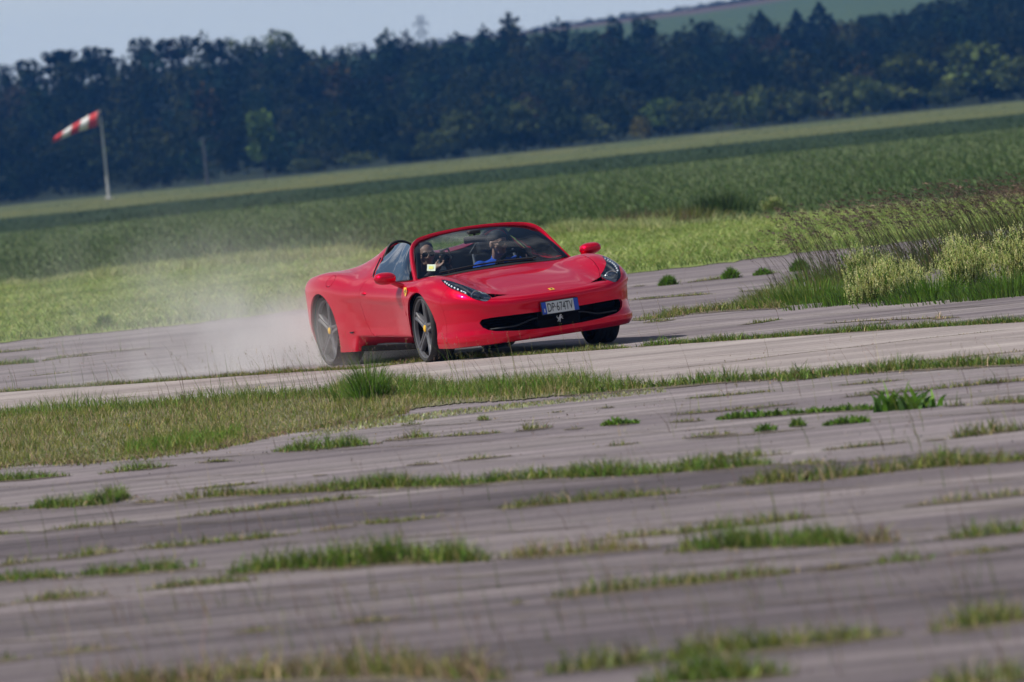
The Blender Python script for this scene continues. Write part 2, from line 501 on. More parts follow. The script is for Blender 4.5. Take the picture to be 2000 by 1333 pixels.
#SHAPE-END
# ------------------------------------------------------------------ cutting the skin into panels
def inside(poly, P):
    x, y = P[:, 0], P[:, 1]; r = np.zeros(len(P), bool); n = len(poly)
    for i in range(n):
        (x1, y1), (x2, y2) = poly[i], poly[(i + 1) % n]
        if y1 == y2: continue
        c = ((y1 > y) != (y2 > y)) & (x < (x2 - x1) * (y - y1) / (y2 - y1) + x1); r ^= c
    return r

def cut(bm, poly, ax, ok, layer, val, over=False):
    """cut the outline poly (seen along the third axis) into the skin and mark what lies inside"""
    a, b = ax; n = len(poly)
    for i in range(n):
        p, q = poly[i], poly[(i + 1) % n]
        lo = (min(p[0], q[0]) - .004, min(p[1], q[1]) - .004); hi = (max(p[0], q[0]) + .004, max(p[1], q[1]) + .004)
        fs = []
        for f in bm.faces:
            c0 = [v.co[a] for v in f.verts]; c1 = [v.co[b] for v in f.verts]
            if max(c0) < lo[0] or min(c0) > hi[0] or max(c1) < lo[1] or min(c1) > hi[1]: continue
            if ok(f.calc_center_median()): fs.append(f)
        if not fs: continue
        no = Vector((0, 0, 0)); no[a] = -(q[1] - p[1]); no[b] = q[0] - p[0]
        co = Vector((0, 0, 0)); co[a] = p[0]; co[b] = p[1]
        es = {e for f in fs for e in f.edges}; vs = {v for f in fs for v in f.verts}
        bmesh.ops.bisect_plane(bm, geom=list(vs) + list(es) + fs, dist=1e-5, plane_co=co, plane_no=no)
    fl = [f for f in bm.faces if ok(f.calc_center_median())]
    P = np.array([[f.calc_center_median()[a], f.calc_center_median()[b]] for f in fl])
    for f, i in zip(fl, inside(poly, P)):
        if i and (over or f[layer] == 0): f[layer] = val

def smooth_poly(pts, n=6, closed=True):
    """Catmull-Rom through the points"""
    P = np.array(pts, float); k = len(P); out = []
    for i in range(k if closed else k - 1):
        p0, p1 = P[(i - 1) % k] if closed or i > 0 else P[i], P[i]
        p2 = P[(i + 1) % k]; p3 = P[(i + 2) % k] if closed or i < k - 2 else p2
        for t in np.arange(n) / n:
            out.append(tuple(.5 * (2 * p1 + (p2 - p0) * t + (2 * p0 - 5 * p1 + 4 * p2 - p3) * t ** 2 + (3 * p1 - p0 - 3 * p2 + p3) * t ** 3)))
    if not closed: out.append(tuple(P[-1]))
    return out

S = shell()
bm = bmesh.new(); lay = bm.faces.layers.int.new('part')
nr, ns = S.shape[:2]
gv = [[None] * ns for _ in range(nr)]
for i in range(nr):
    for j in range(ns): gv[i][j] = bm.verts.new(S[i, j])
for i in range(nr - 1):
    for j in range(ns - 1):
        try: bm.faces.new((gv[i][j], gv[i][j + 1], gv[i + 1][j + 1], gv[i + 1][j]))
        except ValueError: pass
bmesh.ops.remove_doubles(bm, verts=bm.verts, dist=1e-5)
bmesh.ops.dissolve_degenerate(bm, dist=1e-5, edges=bm.edges)

WF = dict(x=0.0, y=.822, r=.320, w=.235, z=.320)
WR = dict(x=-2.65, y=.792, r=.340, w=.285, z=.340)
HEAD = smooth_poly([(.345, .812), (.60, .832), (.78, .785), (.90, .735), (.968, .662), (.984, .615), (.955, .580), (.885, .573), (.80, .580), (.72, .655), (.61, .728), (.45, .772)], 4)
WEDGE = [(.825, .574), (.885, .50), (.972, .402), (.950, .50), (.965, .572), (.90, .566)]
HOODP = [(1.2, -.1), (1.2, -.01), (1.062, -.01), (1.058, .10), (1.042, .22), (1.010, .33), (.972, .402), (.885, .500), (.80, .572), (.66, .625), (.42, .672), (.10, .706), (-.14, .716), (-.30, .690), (-.38, .640), (-.335, .42), (-.29, .20), (-.285, -.1)]
HOODP = [(1.062, -.1)] + HOODP[2:]
BUMP = [(1.3, -.1), (1.062, -.1), (1.062, -.01), (1.058, .10), (1.042, .22), (1.010, .33), (.972, .402), (.955, .50), (.955, .60), (.80, .69), (.70, .745), (.585, .81), (.50, 1.1), (1.3, 1.1)]
COCK = [(-.36, -.1), (-.36, .02), (-.39, .35), (-.47, .58), (-.56, .70), (-.68, .788), (-.85, .803), (-1.15, .806), (-1.38, .800), (-1.49, .755), (-1.545, .66), (-1.57, .50), (-1.58, .30), (-1.58, -.1)]
GRILLE = [(-.1, .388), (.19, .388), (.42, .393), (.62, .395), (.690, .388), (.712, .362), (.695, .318), (.655, .288), (.60, .268), (.42, .247), (.22, .236), (-.1, .232)]
DOOR = [(-.385, 1.2), (-.375, .72), (-.385, .45), (-.405, .275), (-.60, .266), (-1.0, .272), (-1.35, .285), (-1.50, .33), (-1.585, .45), (-1.60, .60), (-1.56, .74), (-1.50, .84), (-1.44, 1.2)]
FCAP = [(-2.36 + .085 * math.cos(a), .845 + .05 * math.sin(a)) for a in np.linspace(0, 2 * math.pi, 18)[:-1]]
ARF = [(WF['x'] + .370 * math.cos(a), .322 + .370 * math.sin(a)) for a in np.linspace(-.62, math.pi + .62, 40)]
ARR = [(WR['x'] + .394 * math.cos(a), .340 + .394 * math.sin(a)) for a in np.linspace(-.62, math.pi + .62, 40)]
HOLE, HOOD, BUMPER, DOORP, LENS, CAP = 99, 1, 2, 3, 4, 5
side = lambda c: c.y > .62
top = lambda c: c.z > .50
cut(bm, ARF, (0, 2), lambda c: c.y > .60 and c.z < .72, lay, HOLE)
cut(bm, ARR, (0, 2), lambda c: c.y > .60 and c.z < .74, lay, HOLE)
cut(bm, COCK, (0, 1), lambda c: c.z > .70, lay, HOLE)
cut(bm, GRILLE, (1, 2), lambda c: c.x > .80, lay, HOLE)
cut(bm, WEDGE, (0, 1), top, lay, HOLE)
cut(bm, HEAD, (0, 1), lambda c: c.z > .50, lay, LENS, over=True)
cut(bm, HOODP, (0, 1), top, lay, HOOD)
cut(bm, BUMP, (0, 1), lambda c: c.x > .3, lay, BUMPER)
cut(bm, DOOR, (0, 2), lambda c: c.y > .70, lay, DOORP)
cut(bm, FCAP, (0, 2), lambda c: c.y > .70, lay, CAP)
bm.normal_update()
ctop = [f for f in bm.faces if f.calc_center_median().z > .6 and f.calc_center_median().y < .2]
if sum(f.normal.z for f in ctop) < 0: bmesh.ops.reverse_faces(bm, faces=bm.faces)
bm.normal_update()

LEAN = Matrix.Translation((0, 0, .3)) @ Matrix.Rotation(R(2.0), 4, 'X') @ Matrix.Translation((0, 0, -.3))
TH = R(20.85)
CAR = empty('sports_car', (.0607, 80.0, 0.0), TH - math.pi / 2)
tag(CAR, 'red open two-seat sports car cornering on the concrete in a cloud of dust', 'car')
CARM = Matrix.Translation((.0607, 80.0, 0)) @ Matrix.Rotation(TH - math.pi / 2, 4, 'Z')

def lean(o):
    """the sprung body leans outwards in the bend"""
    o.data.transform(LEAN); return o

def panel(val, name, mats, how, parent=None, rim=.018, gap=.0022, extra=None):
    idx = {}; V, F = [], []
    for f in bm.faces:
        if f[lay] != val: continue
        ff = []
        for v in f.verts:
            if v not in idx: idx[v] = len(V); V.append(v.co.copy())
            ff.append(idx[v])
        F.append(ff)
    b = bmesh.new(); sides = {'weld': (1, -1), 'L': (1,), 'R': (-1,)}[how]
    for s in sides:
        vs = [b.verts.new((v.x, v.y * s, v.z)) for v in V]
        for f in F:
            try: b.faces.new([vs[i] for i in (f if s > 0 else f[::-1])])
            except ValueError: pass
    if how == 'weld':
        bmesh.ops.remove_doubles(b, verts=[v for v in b.verts if abs(v.co.y) < 2e-4], dist=4e-4)
    bmesh.ops.remove_doubles(b, verts=b.verts, dist=1e-5)
    b.normal_update()
    if rim:
        be = [e for e in b.edges if len(e.link_faces) == 1]
        mv, nn = {}, {}
        for e in be:
            f = e.link_faces[0]; d = (e.verts[1].co - e.verts[0].co)
            w = f.normal.cross(d)
            if w.dot(f.calc_center_median() - e.verts[0].co) < 0: w = -w
            if w.length > 0: w.normalize()
            for v in e.verts: mv[v] = mv.get(v, Vector()) + w; nn[v] = v.normal.copy()
            e.smooth = False
        for v, w in mv.items():
            if w.length > 0: v.co += w.normalized() * gap
        r = bmesh.ops.extrude_edge_only(b, edges=be)
        newv = [g for g in r['geom'] if isinstance(g, bmesh.types.BMVert)]
        # extruded copies sit on top of the originals: push them inwards
        key = {}
        for v, n in nn.items(): key[(round(v.co.x, 5), round(v.co.y, 5), round(v.co.z, 5))] = n
        for v in newv:
            n = key.get((round(v.co.x, 5), round(v.co.y, 5), round(v.co.z, 5)))
            if n is not None: v.co -= n * rim
    for f in b.faces: f.smooth = True
    me = bpy.data.meshes.new(name); b.to_mesh(me); b.free()
    return lean(link(name, me, mats, parent or CAR))

def cmb(mb, name, mats, parent=None, smooth=None, roll=True):
    o = mb.build(name, mats, parent or CAR, smooth)
    return lean(o) if roll else o

body = panel(0, 'body', M['paint'], 'weld')
hood = panel(HOOD, 'hood', M['paint'], 'weld')
bumper = panel(BUMPER, 'front_bumper', M['paint'], 'weld', gap=.0007)
doors = {s: panel(DOORP, 'door', M['paint'], s) for s in 'RL'}
for s in 'RL': panel(CAP, 'fuel_flap' if s == 'R' else 'intake_flap', M['paint'], s, body, rim=.01, gap=.003)

def sz(x, y): return float(surf_z(x, y)[0])
def sn(x, y):
    e = .01; a = (sz(x + e, y) - sz(x - e, y)) / (2 * e); b = (sz(x, y + e) - sz(x, y - e)) / (2 * e)
    return Vector((-a, -b, 1)).normalized()
def on(x, y, off=0.0): return Vector((x, y, sz(x, y))) + sn(x, y) * off

# --- headlights: a black bowl under a clear lens, lamp and row of bead lights inside
for sg, hw in ((-1, 'R'), (1, 'L')):
    mb = MB()
    n = len(HEAD); cx = np.mean([p[0] for p in HEAD]); cy = np.mean([p[1] for p in HEAD])
    def hp(p, k, off): # shrink towards the middle line of the lamp and sink
        return on(p[0], sg * p[1], off)
    rows = [[on(p[0], sg * p[1], .001) for p in HEAD], [on(p[0], sg * p[1], -.045) for p in HEAD]]
    mid = []
    for p in HEAD:
        q = (p[0] * .82 + cx * .18, p[1] * .7 + (cy + .55 * (cx - p[0]) * .55) * .3)
        mid.append(on(q[0], sg * q[1], -.060))
    rows.append(mid); rows.append([on(cx, sg * (cy), -.065)] * n)
    mb.grid(rows, closed_v=True)
    hl = cmb(mb, 'headlight', M['bowl'], smooth=40)
    panel(LENS, 'lens', M['lens'], hw, hl, rim=0)
    mb = MB(); c = on(.868, sg * .668, -.026); ax = Vector((.85, sg * -.12, .42)).normalized()
    mb.lathe([(.001, .022), (.030, .020), (.050, .011), (.062, -.002), (.066, -.004), (.068, -.03)], 28, 'Z')
    mb.v = [tuple(c + ax.to_track_quat('Z', 'Y').to_matrix() @ Vector(v)) for v in mb.v]
    mb2 = MB(); mb2.lathe([(.060, .004), (.066, .008), (.072, .004), (.070, -.01)], 28, 'Z'); mb2.v = [tuple(c + ax.to_track_quat('Z', 'Y').to_matrix() @ Vector(v)) for v in mb2.v]
    cmb(mb2, 'lamp_ring', M['chrome'], hl, 50)
    cmb(mb, 'projector', mat('projector_glass', (.02, .03, .055), rough=.06, coat=1), hl, 50)
    mb = MB(); q = [(.972, .662), (.980, .614), (.953, .586), (.912, .588), (.928, .635), (.935, .685)]
    V = [on(a, sg * b, -.007) for a, b in q] + [on(a, sg * b, -.03) for a, b in q]; k = len(q)
    mb.add(V, [tuple(range(k))] + [(i, (i + 1) % k, k + (i + 1) % k, k + i) for i in range(k)])
    cmb(mb, 'reflector', mat('reflector', (.75, .76, .78), rough=.25, metal=.5), hl)
    for t in np.linspace(.14, 1, 8):               # the row of bead lights along the outer edge
        x = .85 - .44 * t; y = .742 + .068 * math.sin(t * 2.0); mb = MB(); c = on(x, sg * y, -.010)
        P = []
        for i in range(6):
            a = math.pi / 2 * i / 5 * 2 - math.pi / 2
            P.append([c + Vector((math.cos(a) * math.cos(2 * math.pi * j / 10), math.cos(a) * math.sin(2 * math.pi * j / 10), math.sin(a))) * .0085 for j in range(10)])
        mb.grid(P, closed_v=True); cmb(mb, 'bead_light', M['lamp'], hl, 60)
    # dark slot between the lamp and the bonnet tip
    mb = MB(); k = len(WEDGE)
    V = [on(a, sg * b, -.002) for a, b in WEDGE] + [on(a, sg * b, -.05) for a, b in WEDGE]
    mb.add(V, [tuple(range(k, 2 * k))] + [(i, (i + 1) % k, k + (i + 1) % k, k + i) for i in range(k)])
    cmb(mb, 'air_slot', M['void'], bumper)

# --- grille
def nose_x(y, z):
    j = np.argmin(np.abs(OL[:120, 1] - abs(y))); x = OL[j, 0]
    return x - float(wall_d([x], [z], np.array([.5]))[0])
gp = [(-a, b) for a, b in GRILLE[1:-1]][::-1] + GRILLE[1:-1]
gp = gp[::-1]
mb = MB(); k = len(gp)
V = [Vector((nose_x(a, b) - .004, a, b)) for a, b in gp] + [Vector((nose_x(a, b) - .13, a * .97, b)) for a, b in gp]
mb.add(V, [tuple(range(k, 2 * k))] + [(i, (i + 1) % k, k + (i + 1) % k, k + i) for i in range(k)])
for zz in np.arange(.255, .39, .022):               # mesh bars deep in the mouth
    mb.tube([(nose_x(y, zz) - .10, y, zz) for y in np.linspace(-.66, .66, 13)], .003, 6)
grille = cmb(mb, 'grille', M['void'], bumper)
mb = MB(); cb = [(-.19, .386), (.19, .386), (.215, .31), (.20, .24), (0, .234), (-.20, .24), (-.215, .31)]
mb.prism(cb, -.06, -.012, lambda a, b, h: (nose_x(a, b) + h - .014, a, b)); cmb(mb, 'centre_block', M['void'], bumper)
for sg in (-1, 1):                                  # the thin flexing blades in the side mouths
    mb = MB(); rows = []
    for t in np.linspace(0, 1, 14):
        y = .20 + .43 * t; z = .335 - .045 * sstep(0, .55, t) + .0 * t
        x = nose_x(sg * y, z) - .03
        rows.append([(x, sg * y, z + .007), (x + .008, sg * y, z), (x, sg * y, z - .007), (x - .03, sg * y, z - .003), (x - .03, sg * y, z + .004)])
    mb.grid(rows, closed_v=True); cmb(mb, 'winglet', mat('winglet_grey', (.05, .05, .052), rough=.4), bumper, 50)

HORSE = [(-.10, -.50), (-.02, -.48), (.02, -.30), (.06, -.10), (.16, .02), (.30, -.04), (.40, -.16), (.44, -.10), (.34, .06), (.20, .14), (.30, .20), (.42, .18), (.40, .25), (.26, .28), (.18, .28),
         (.20, .38), (.28, .40), (.30, .46), (.18, .52), (.08, .50), (-.02, .38), (-.08, .22), (-.18, .10), (-.30, .12), (-.38, .26), (-.34, .40), (-.42, .36), (-.46, .20), (-.38, .04), (-.26, -.02), (-.24, -.14), (-.34, -.26), (-.40, -.40), (-.32, -.42), (-.24, -.28), (-.14, -.18), (-.10, -.30)]
def horse(mb, c, u, v, n, s, th, m=0):
    c, u, v, n = Vector(c), Vector(u), Vector(v), Vector(n)
    mb.prism([(a * s, b * s) for a, b in HORSE], 0, th, lambda a, b, h: c + u * a + v * b + n * h, m)
mb = MB(); horse(mb, (nose_x(0, .30) - .0255, .012, .302), (0, 1, 0), (0, 0, 1), (1, 0, 0), .070, .004)
cmb(mb, 'emblem', M['silver'], grille)

# --- number plate
pc = Vector((1.150, .004, .414)); tilt = Matrix.Rotation(R(-6), 4, 'Y')
mb = MB(); mb.box(pc, (.012, .372, .122), .003, tilt)
pl = cmb(mb, 'licence_plate', M['ink'])
mb = MB(); mb.box(pc + Vector((.007, 0, 0)), (.004, .272, .110), 0, tilt); cmb(mb, 'plate_face', M['white'], pl)
for s in (-1, 1):
    mb = MB(); mb.box(pc + Vector((.007, s * .158, 0)), (.004, .043, .110), 0, tilt); cmb(mb, 'plate_band', M['blue'], pl)

def text(name, s, mm, parent, origin, u, v, height, width, thick=.0015, bold=0.0):
    """raised letters as one mesh fitted to a width and a height"""
    cu = bpy.data.curves.new('lettering', 'FONT'); cu.body = s; cu.size = 1; cu.extrude = 0; cu.offset = bold
    cu.align_x = 'LEFT'
    t = bpy.data.objects.new('lettering', cu); COL.objects.link(t)
    bpy.context.view_layer.update()
    me = bpy.data.meshes.new_from_object(t.evaluated_get(bpy.context.evaluated_depsgraph_get()))
    COL.objects.unlink(t); bpy.data.objects.remove(t)
    co = np.empty(len(me.vertices) * 3); me.vertices.foreach_get('co', co); co = co.reshape(-1, 3)
    lo, hi = co.min(0), co.max(0); u, v = Vector(u), Vector(v); n = u.cross(v)
    for i, vx in enumerate(me.vertices):
        a = (co[i, 0] - lo[0]) / (hi[0] - lo[0]) - .5; b = (co[i, 1] - lo[1]) / (hi[1] - lo[1]) - .5
        vx.co = Vector(origin) + u * a * width + v * b * height + n * thick
    return lean(link(name, me, mm, parent))
pu, pv = Vector((0, 1, 0)), Vector((math.sin(R(-6)) * 1.0, 0, math.cos(R(-6))))
pn = pu.cross(pv)
text('plate_characters', 'DP\u00b7674TV', M['ink'], pl, pc + pn * .0125, pu, pv, .080, .250, 0)
text('country_letter', 'I', M['white'], pl, pc + pn * .0125 + pu * -.158 - pv * .022, pu, pv, .034, .010, 0)

# --- shields
def shield(name, c, u, v, h, parent, mm=None):
    u, v = Vector(u).normalized(), Vector(v).normalized(); n = u.cross(v); c = Vector(c)
    pts = [(-.40, .5), (.40, .5), (.42, .1), (.30, -.25), (0, -.5), (-.30, -.25), (-.42, .1)]
    if mm == 'rect': pts = [(-.36, .5), (.36, .5), (.36, -.5), (-.36, -.5)]
    mb = MB(); mb.prism([(a * h, b * h) for a, b in pts], 0, .003, lambda a, b, k: c + u * a + v * b + n * k)
    o = cmb(mb, name, M['yellow'], parent)
    mb = MB(); horse(mb, c + n * .003, u, v, n, h * .62, .001); cmb(mb, 'emblem', M['ink'], o)
    return o
c = on(1.005, 0, .002); n = sn(1.005, 0)
shield('badge', c, (0, 1, 0), Vector((0, 1, 0)).cross(-n), .062, hood, 'rect')
for sg in (-1, 1):
    shield('shield', (-.275, sg * .9505, .705), (sg * -1, 0, 0), (0, -sg * .12, 1), .085, body)

# --- lower lip, floor, sills
mb = MB(); rows = []
for j in range(0, 110, 3):
    x, y = OL[j]; nx, ny = ON[j]
    if x < .52: break
    rows.append([(x + nx * .05, y + ny * .05, .180), (x + nx * .04, y + ny * .04, .152), (x + nx * .10, y + ny * .10, .150), (x + nx * .3, y * .8, .165)])
rows = [[(a, -b, c) for a, b, c in r] for r in rows[:0:-1]] + rows
mb.grid(rows); cmb(mb, 'chin_lip', M['black'], bumper, 40)
mb = MB(); mb.box((-1.2, 0, .185), (4.3, 1.30, .05), .01); mb.box((-1.32, 0, .185), (1.9, 1.78, .05), .01)
mb.box((.42, 0, .20), (.9, 1.2, .06), .01); cmb(mb, 'underbody', M['void'])
for sg in (-1, 1):                                  # lower side skirt
    mb = MB(); rows = []
    for x in np.linspace(-.40, -2.22, 24):
        d = .845 - .010 * math.sin((x + .4) * 2)
        rows.append([(x, sg * (d - .05), .195), (x, sg * (d - .008), .185), (x, sg * d, .170), (x, sg * (d - .03), .152), (x, sg * (d - .15), .155)])
    mb.grid(rows); cmb(mb, 'side_skirt', mat('dusty_sill', (.20, .19, .18), rough=.6, var=.25), smooth=40)

# --- wheel wells
for w, rr, zz in ((WF, .370, .322), (WR, .394, .340)):
    for sg in (-1, 1):
        mb = MB(); rows = []
        for a in np.linspace(-.25, math.pi + .25, 32):
            rows.append([(w['x'] + rr * math.cos(a), sg * .905, zz + rr * math.sin(a)), (w['x'] + (rr + .03) * math.cos(a), sg * .80, zz + (rr + .03) * math.sin(a)),
                         (w['x'] + (rr + .03) * math.cos(a), sg * .52, zz + (rr + .03) * math.sin(a)), (w['x'], sg * .50, zz)])
        mb.grid(rows); cmb(mb, 'wheel_well', M['void'])

# --- wheels
def wheel(w, sg, steer):
    r, wd = w['r'], w['w']; rim = r - .043
    root = empty('wheel'); root.parent = CAR
    root.location = (w['x'], sg * w['y'], w['z']); root.rotation_euler = (0, 0, steer + (0 if sg > 0 else math.pi))
    h = wd / 2; mb = MB()
    prof = [(rim - .006, -h * .80), (rim + .012, -h * .93), (r - .026, -h * 1.0), (r - .012, -h * .93), (r - .004, -h * .80)]
    for g in (-.55, -.18, .18, .55):
        prof += [(r, (g - .13) * h), (r, (g - .045) * h), (r - .006, (g - .035) * h), (r - .006, (g + .035) * h), (r, (g + .045) * h), (r, (g + .13) * h)]
    prof += [(r - .004, h * .80), (r - .012, h * .93), (r - .026, h * 1.0), (rim + .012, h * .93), (rim - .006, h * .80)]
    mb.lathe(prof, 72); mb.build('tyre', M['rubber'], root, 35)
    mb = MB(); f = h * .86
    mb.lathe([(rim + .004, f), (rim - .004, f + .006), (rim - .014, f), (rim - .020, f - .03), (rim - .03, f - .06), (rim - .034, -h * .8), (rim + .003, -h * .82), (rim + .003, f)], 72)
    mb.m = [1 if 4 <= i // 72 <= 5 or i // 72 == 3 else 0 for i in range(len(mb.f))]
    for k in range(5):
        a0 = R(100 + 72 * k); rows = []
        for t in np.linspace(0, 1, 12):
            q = .030 + (rim - .012 - .030) * t
            ww = .024 + .030 * (1 - t) ** 2.5 + .022 * t ** 3 + .006 * t
            y = f - .020 + .018 * t ** 1.4
            dep = .050 - .012 * t
            c, s_ = math.cos(a0), math.sin(a0)
            sec = [(-ww, y - dep), (-ww * .92, y - .008), (-ww * .70, y), (-ww * .30, y - .002), (-ww * .12, y - .010), (ww * .12, y - .010), (ww * .30, y - .002), (ww * .70, y), (ww * .92, y - .008), (ww, y - dep)]
            rows.append([(c * q - s_ * e, yy, s_ * q + c * e) for e, yy in sec])
        mb.grid(rows, closed_v=True)
    mb.lathe([(.001, f - .014), (.045, f - .016), (.058, f - .024), (.062, f - .10), (.001, f - .10)], 32)
    mb.build('rim', [M['rim'], M['void']], root, 40)
    mb = MB(); mb.lathe([(.001, f - .004), (.024, f - .005), (.031, f - .009), (.033, f - .018)], 24)
    mb.build('hub_cap', M['yellow'], root, 40)
    mb = MB(); mb.lathe([(.06, -.005), (.185, -.005), (.185, -.035), (.06, -.035)], 48)
    mb.build('brake_disc', M['disc'], root, 30)
    mb = MB(); rows = []
    for a in np.linspace(-.45, .45, 9) + (math.pi if w is WF else 0):
        a2 = a if sg > 0 else math.pi - a
        c, s_ = math.cos(a2), math.sin(a2)
        rows.append([(q * c, y, q * s_) for q, y in ((.125, .012), (.205, .012), (.205, -.05), (.125, -.05))])
    mb.grid(rows, closed_v=True); mb.build('caliper', M['caliper'], root, 30)
    return root
for w in (WF, WR):
    for sg in (-1, 1): wheel(w, sg, R(-3.2) if w is WF else 0)

# --- windscreen: painted frame, glass, dark band
BASE = [(-.42, -.775, .785), (-.56, -.733, .90), (-.67, -.693, 1.0), (-.755, -.650, 1.085), (-.80, -.600, 1.130), (-.85, -.52, 1.158), (-.89, -.32, 1.183), (-.905, 0, 1.194)]
FR = [Vector(p) for p in BASE] + [Vector((p[0], -p[1], p[2])) for p in BASE[-2::-1]]
FR = [Vector(p) for p in smooth_poly(FR, 4, False)]
mb = MB(); rows = []
for i, p in enumerate(FR):
    t = (FR[min(i + 1, len(FR) - 1)] - FR[max(i - 1, 0)]).normalized()
    inn = (Vector((-.62, 0, .98)) - p); inn = (inn - t * inn.dot(t)).normalized(); nrm = t.cross(inn).normalized()
    if nrm.x < 0: nrm = -nrm
    k = sstep(.85, .45, abs(p.y)); wd = .023 - .006 * k
    rows.append([p + (-inn) * wd + nrm * -.022, p - inn * wd * .9 + nrm * .006, p - inn * wd * .4 + nrm * .018, p + inn * wd * .5 + nrm * .016, p + inn * wd + nrm * .006, p + inn * wd * .9 - nrm * .03])
mb.grid(rows, closed_v=True)
frame = cmb(mb, 'windscreen_frame', M['paint'], smooth=50)
LOW = [Vector((x, y, sz(x, y) + .012)) for x, y in smooth_poly([(-.42, -.765), (-.355, -.60), (-.30, -.35), (-.275, 0), (-.30, .35), (-.355, .60), (-.42, .765)], 6, False)]
def wsrow(t, n=41):
    """points across the glass at height fraction t, between the base curve and the frame"""
    out = []
    for s in np.linspace(-1, 1, n):
        lo = LOW[0].lerp(LOW[-1], (s + 1) / 2); j = (s + 1) / 2 * (len(LOW) - 1); i = min(int(j), len(LOW) - 2)
        lo = LOW[i].lerp(LOW[i + 1], j - i)
        hw = .775 + (.56 - .775) * t
        hx = -.86 - .045 * (1 - s * s); hz = 1.148 + .046 * (1 - s * s)
        hi = Vector((hx, s * .585, hz))
        p = lo.lerp(hi, t)
        p.z += .028 * math.sin(math.pi * t) * (1 - .6 * s * s); p.x += .028 * math.sin(math.pi * t)
        out.append(p)
    return out
mb = MB(); mb.grid([wsrow(t) for t in np.linspace(0, .985, 22)])
ws = cmb(mb, 'windscreen', M['glass'], smooth=60)
mb = MB()
G = [wsrow(t) for t in np.linspace(0, .985, 40)]
mb.grid([[p + Vector((-.006, 0, -.004)) for p in wsrow(t)] for t in np.linspace(0, .035, 3)])
mb.grid([[p + Vector((-.006, 0, -.004)) for p in wsrow(t)] for t in np.linspace(.90, .985, 4)])
for cols in (slice(0, 3), slice(38, 41)):
    mb.grid([[p + Vector((-.007, 0, -.005)) for p in g[cols]] for g in G])
cmb(mb, 'dark_border', M['ink'], ws)
def wpt(s, t, off):
    r = wsrow(t, 41); j = (s + 1) / 2 * 40; i = min(int(j), 39); return r[i].lerp(r[i + 1], j - i) + Vector((off, 0, off * .8))
mb = MB()
mb.add([wpt(-.80, .13, .003), wpt(-.675, .105, .003), wpt(-.665, .245, .003), wpt(-.795, .275, .003)], [(0, 1, 2, 3)])
stk = cmb(mb, 'sticker', M['sticker'], ws)
mb = MB(); mb.add([wpt(-.775, .165, .0045), wpt(-.705, .15, .0045), wpt(-.70, .21, .0045), wpt(-.77, .228, .0045)], [(0, 1, 2, 3)])
cmb(mb, 'sticker_print', M['sticker_ink'], stk)
# wipers and the black scuttle
mb = MB()
rows = [[Vector((p.x + .055 * (1 - .5 * abs(p.y)), p.y, sz(min(p.x + .055, -.2), p.y) + .004)), p + Vector((.01, 0, .004)), p + Vector((-.03, 0, -.03))] for p in LOW[4:-4]]
mb.grid(rows); cmb(mb, 'scuttle', M['black'], smooth=40)
mb = MB()
mb.tube([wpt(s, .018 + .03 * (1 - s * s), .014) for s in np.linspace(-.62, .40, 10)], .007, 8)
mb.tube([wpt(.34, .0, .02), wpt(.33, .02, .022), wpt(.05, .045, .018)], .009, 8)
cmb(mb, 'wiper', M['black'], smooth=50)

# --- side glass
for sg in (-1, 1):
    mb = MB()
    low = [(-.52, .800, .805), (-.70, .822, .803), (-1.0, .826, .805), (-1.25, .826, .822), (-1.45, .800, .872)]
    upp = [(-.585, .735, .905), (-.79, .650, 1.085), (-1.02, .60, 1.132), (-1.28, .585, 1.135), (-1.50, .60, 1.080)]
    rows = []
    for t in np.linspace(0, 1, 12):
        rows.append([Vector(a).lerp(Vector(b), t) + Vector((0, .018 * math.sin(math.pi * t), 0)) for a, b in zip(smooth_poly(low, 5, False), smooth_poly(upp, 5, False))])
    mb.grid([[(p.x, sg * p.y, p.z) for p in r] for r in rows])
    cmb(mb, 'side_window', M['sideglass'], smooth=60)
    mb = MB(); mb.tube([Vector((a, sg * b, c)) for a, b, c in smooth_poly([(-.50, .812, .803), (-.70, .829, .801), (-1.0, .834, .801), (-1.25, .834, .815), (-1.47, .81, .866), (-1.53, .69, 1.02)], 4, False)], .007, 6)
    cmb(mb, 'window_trim', M['black'], smooth=60)

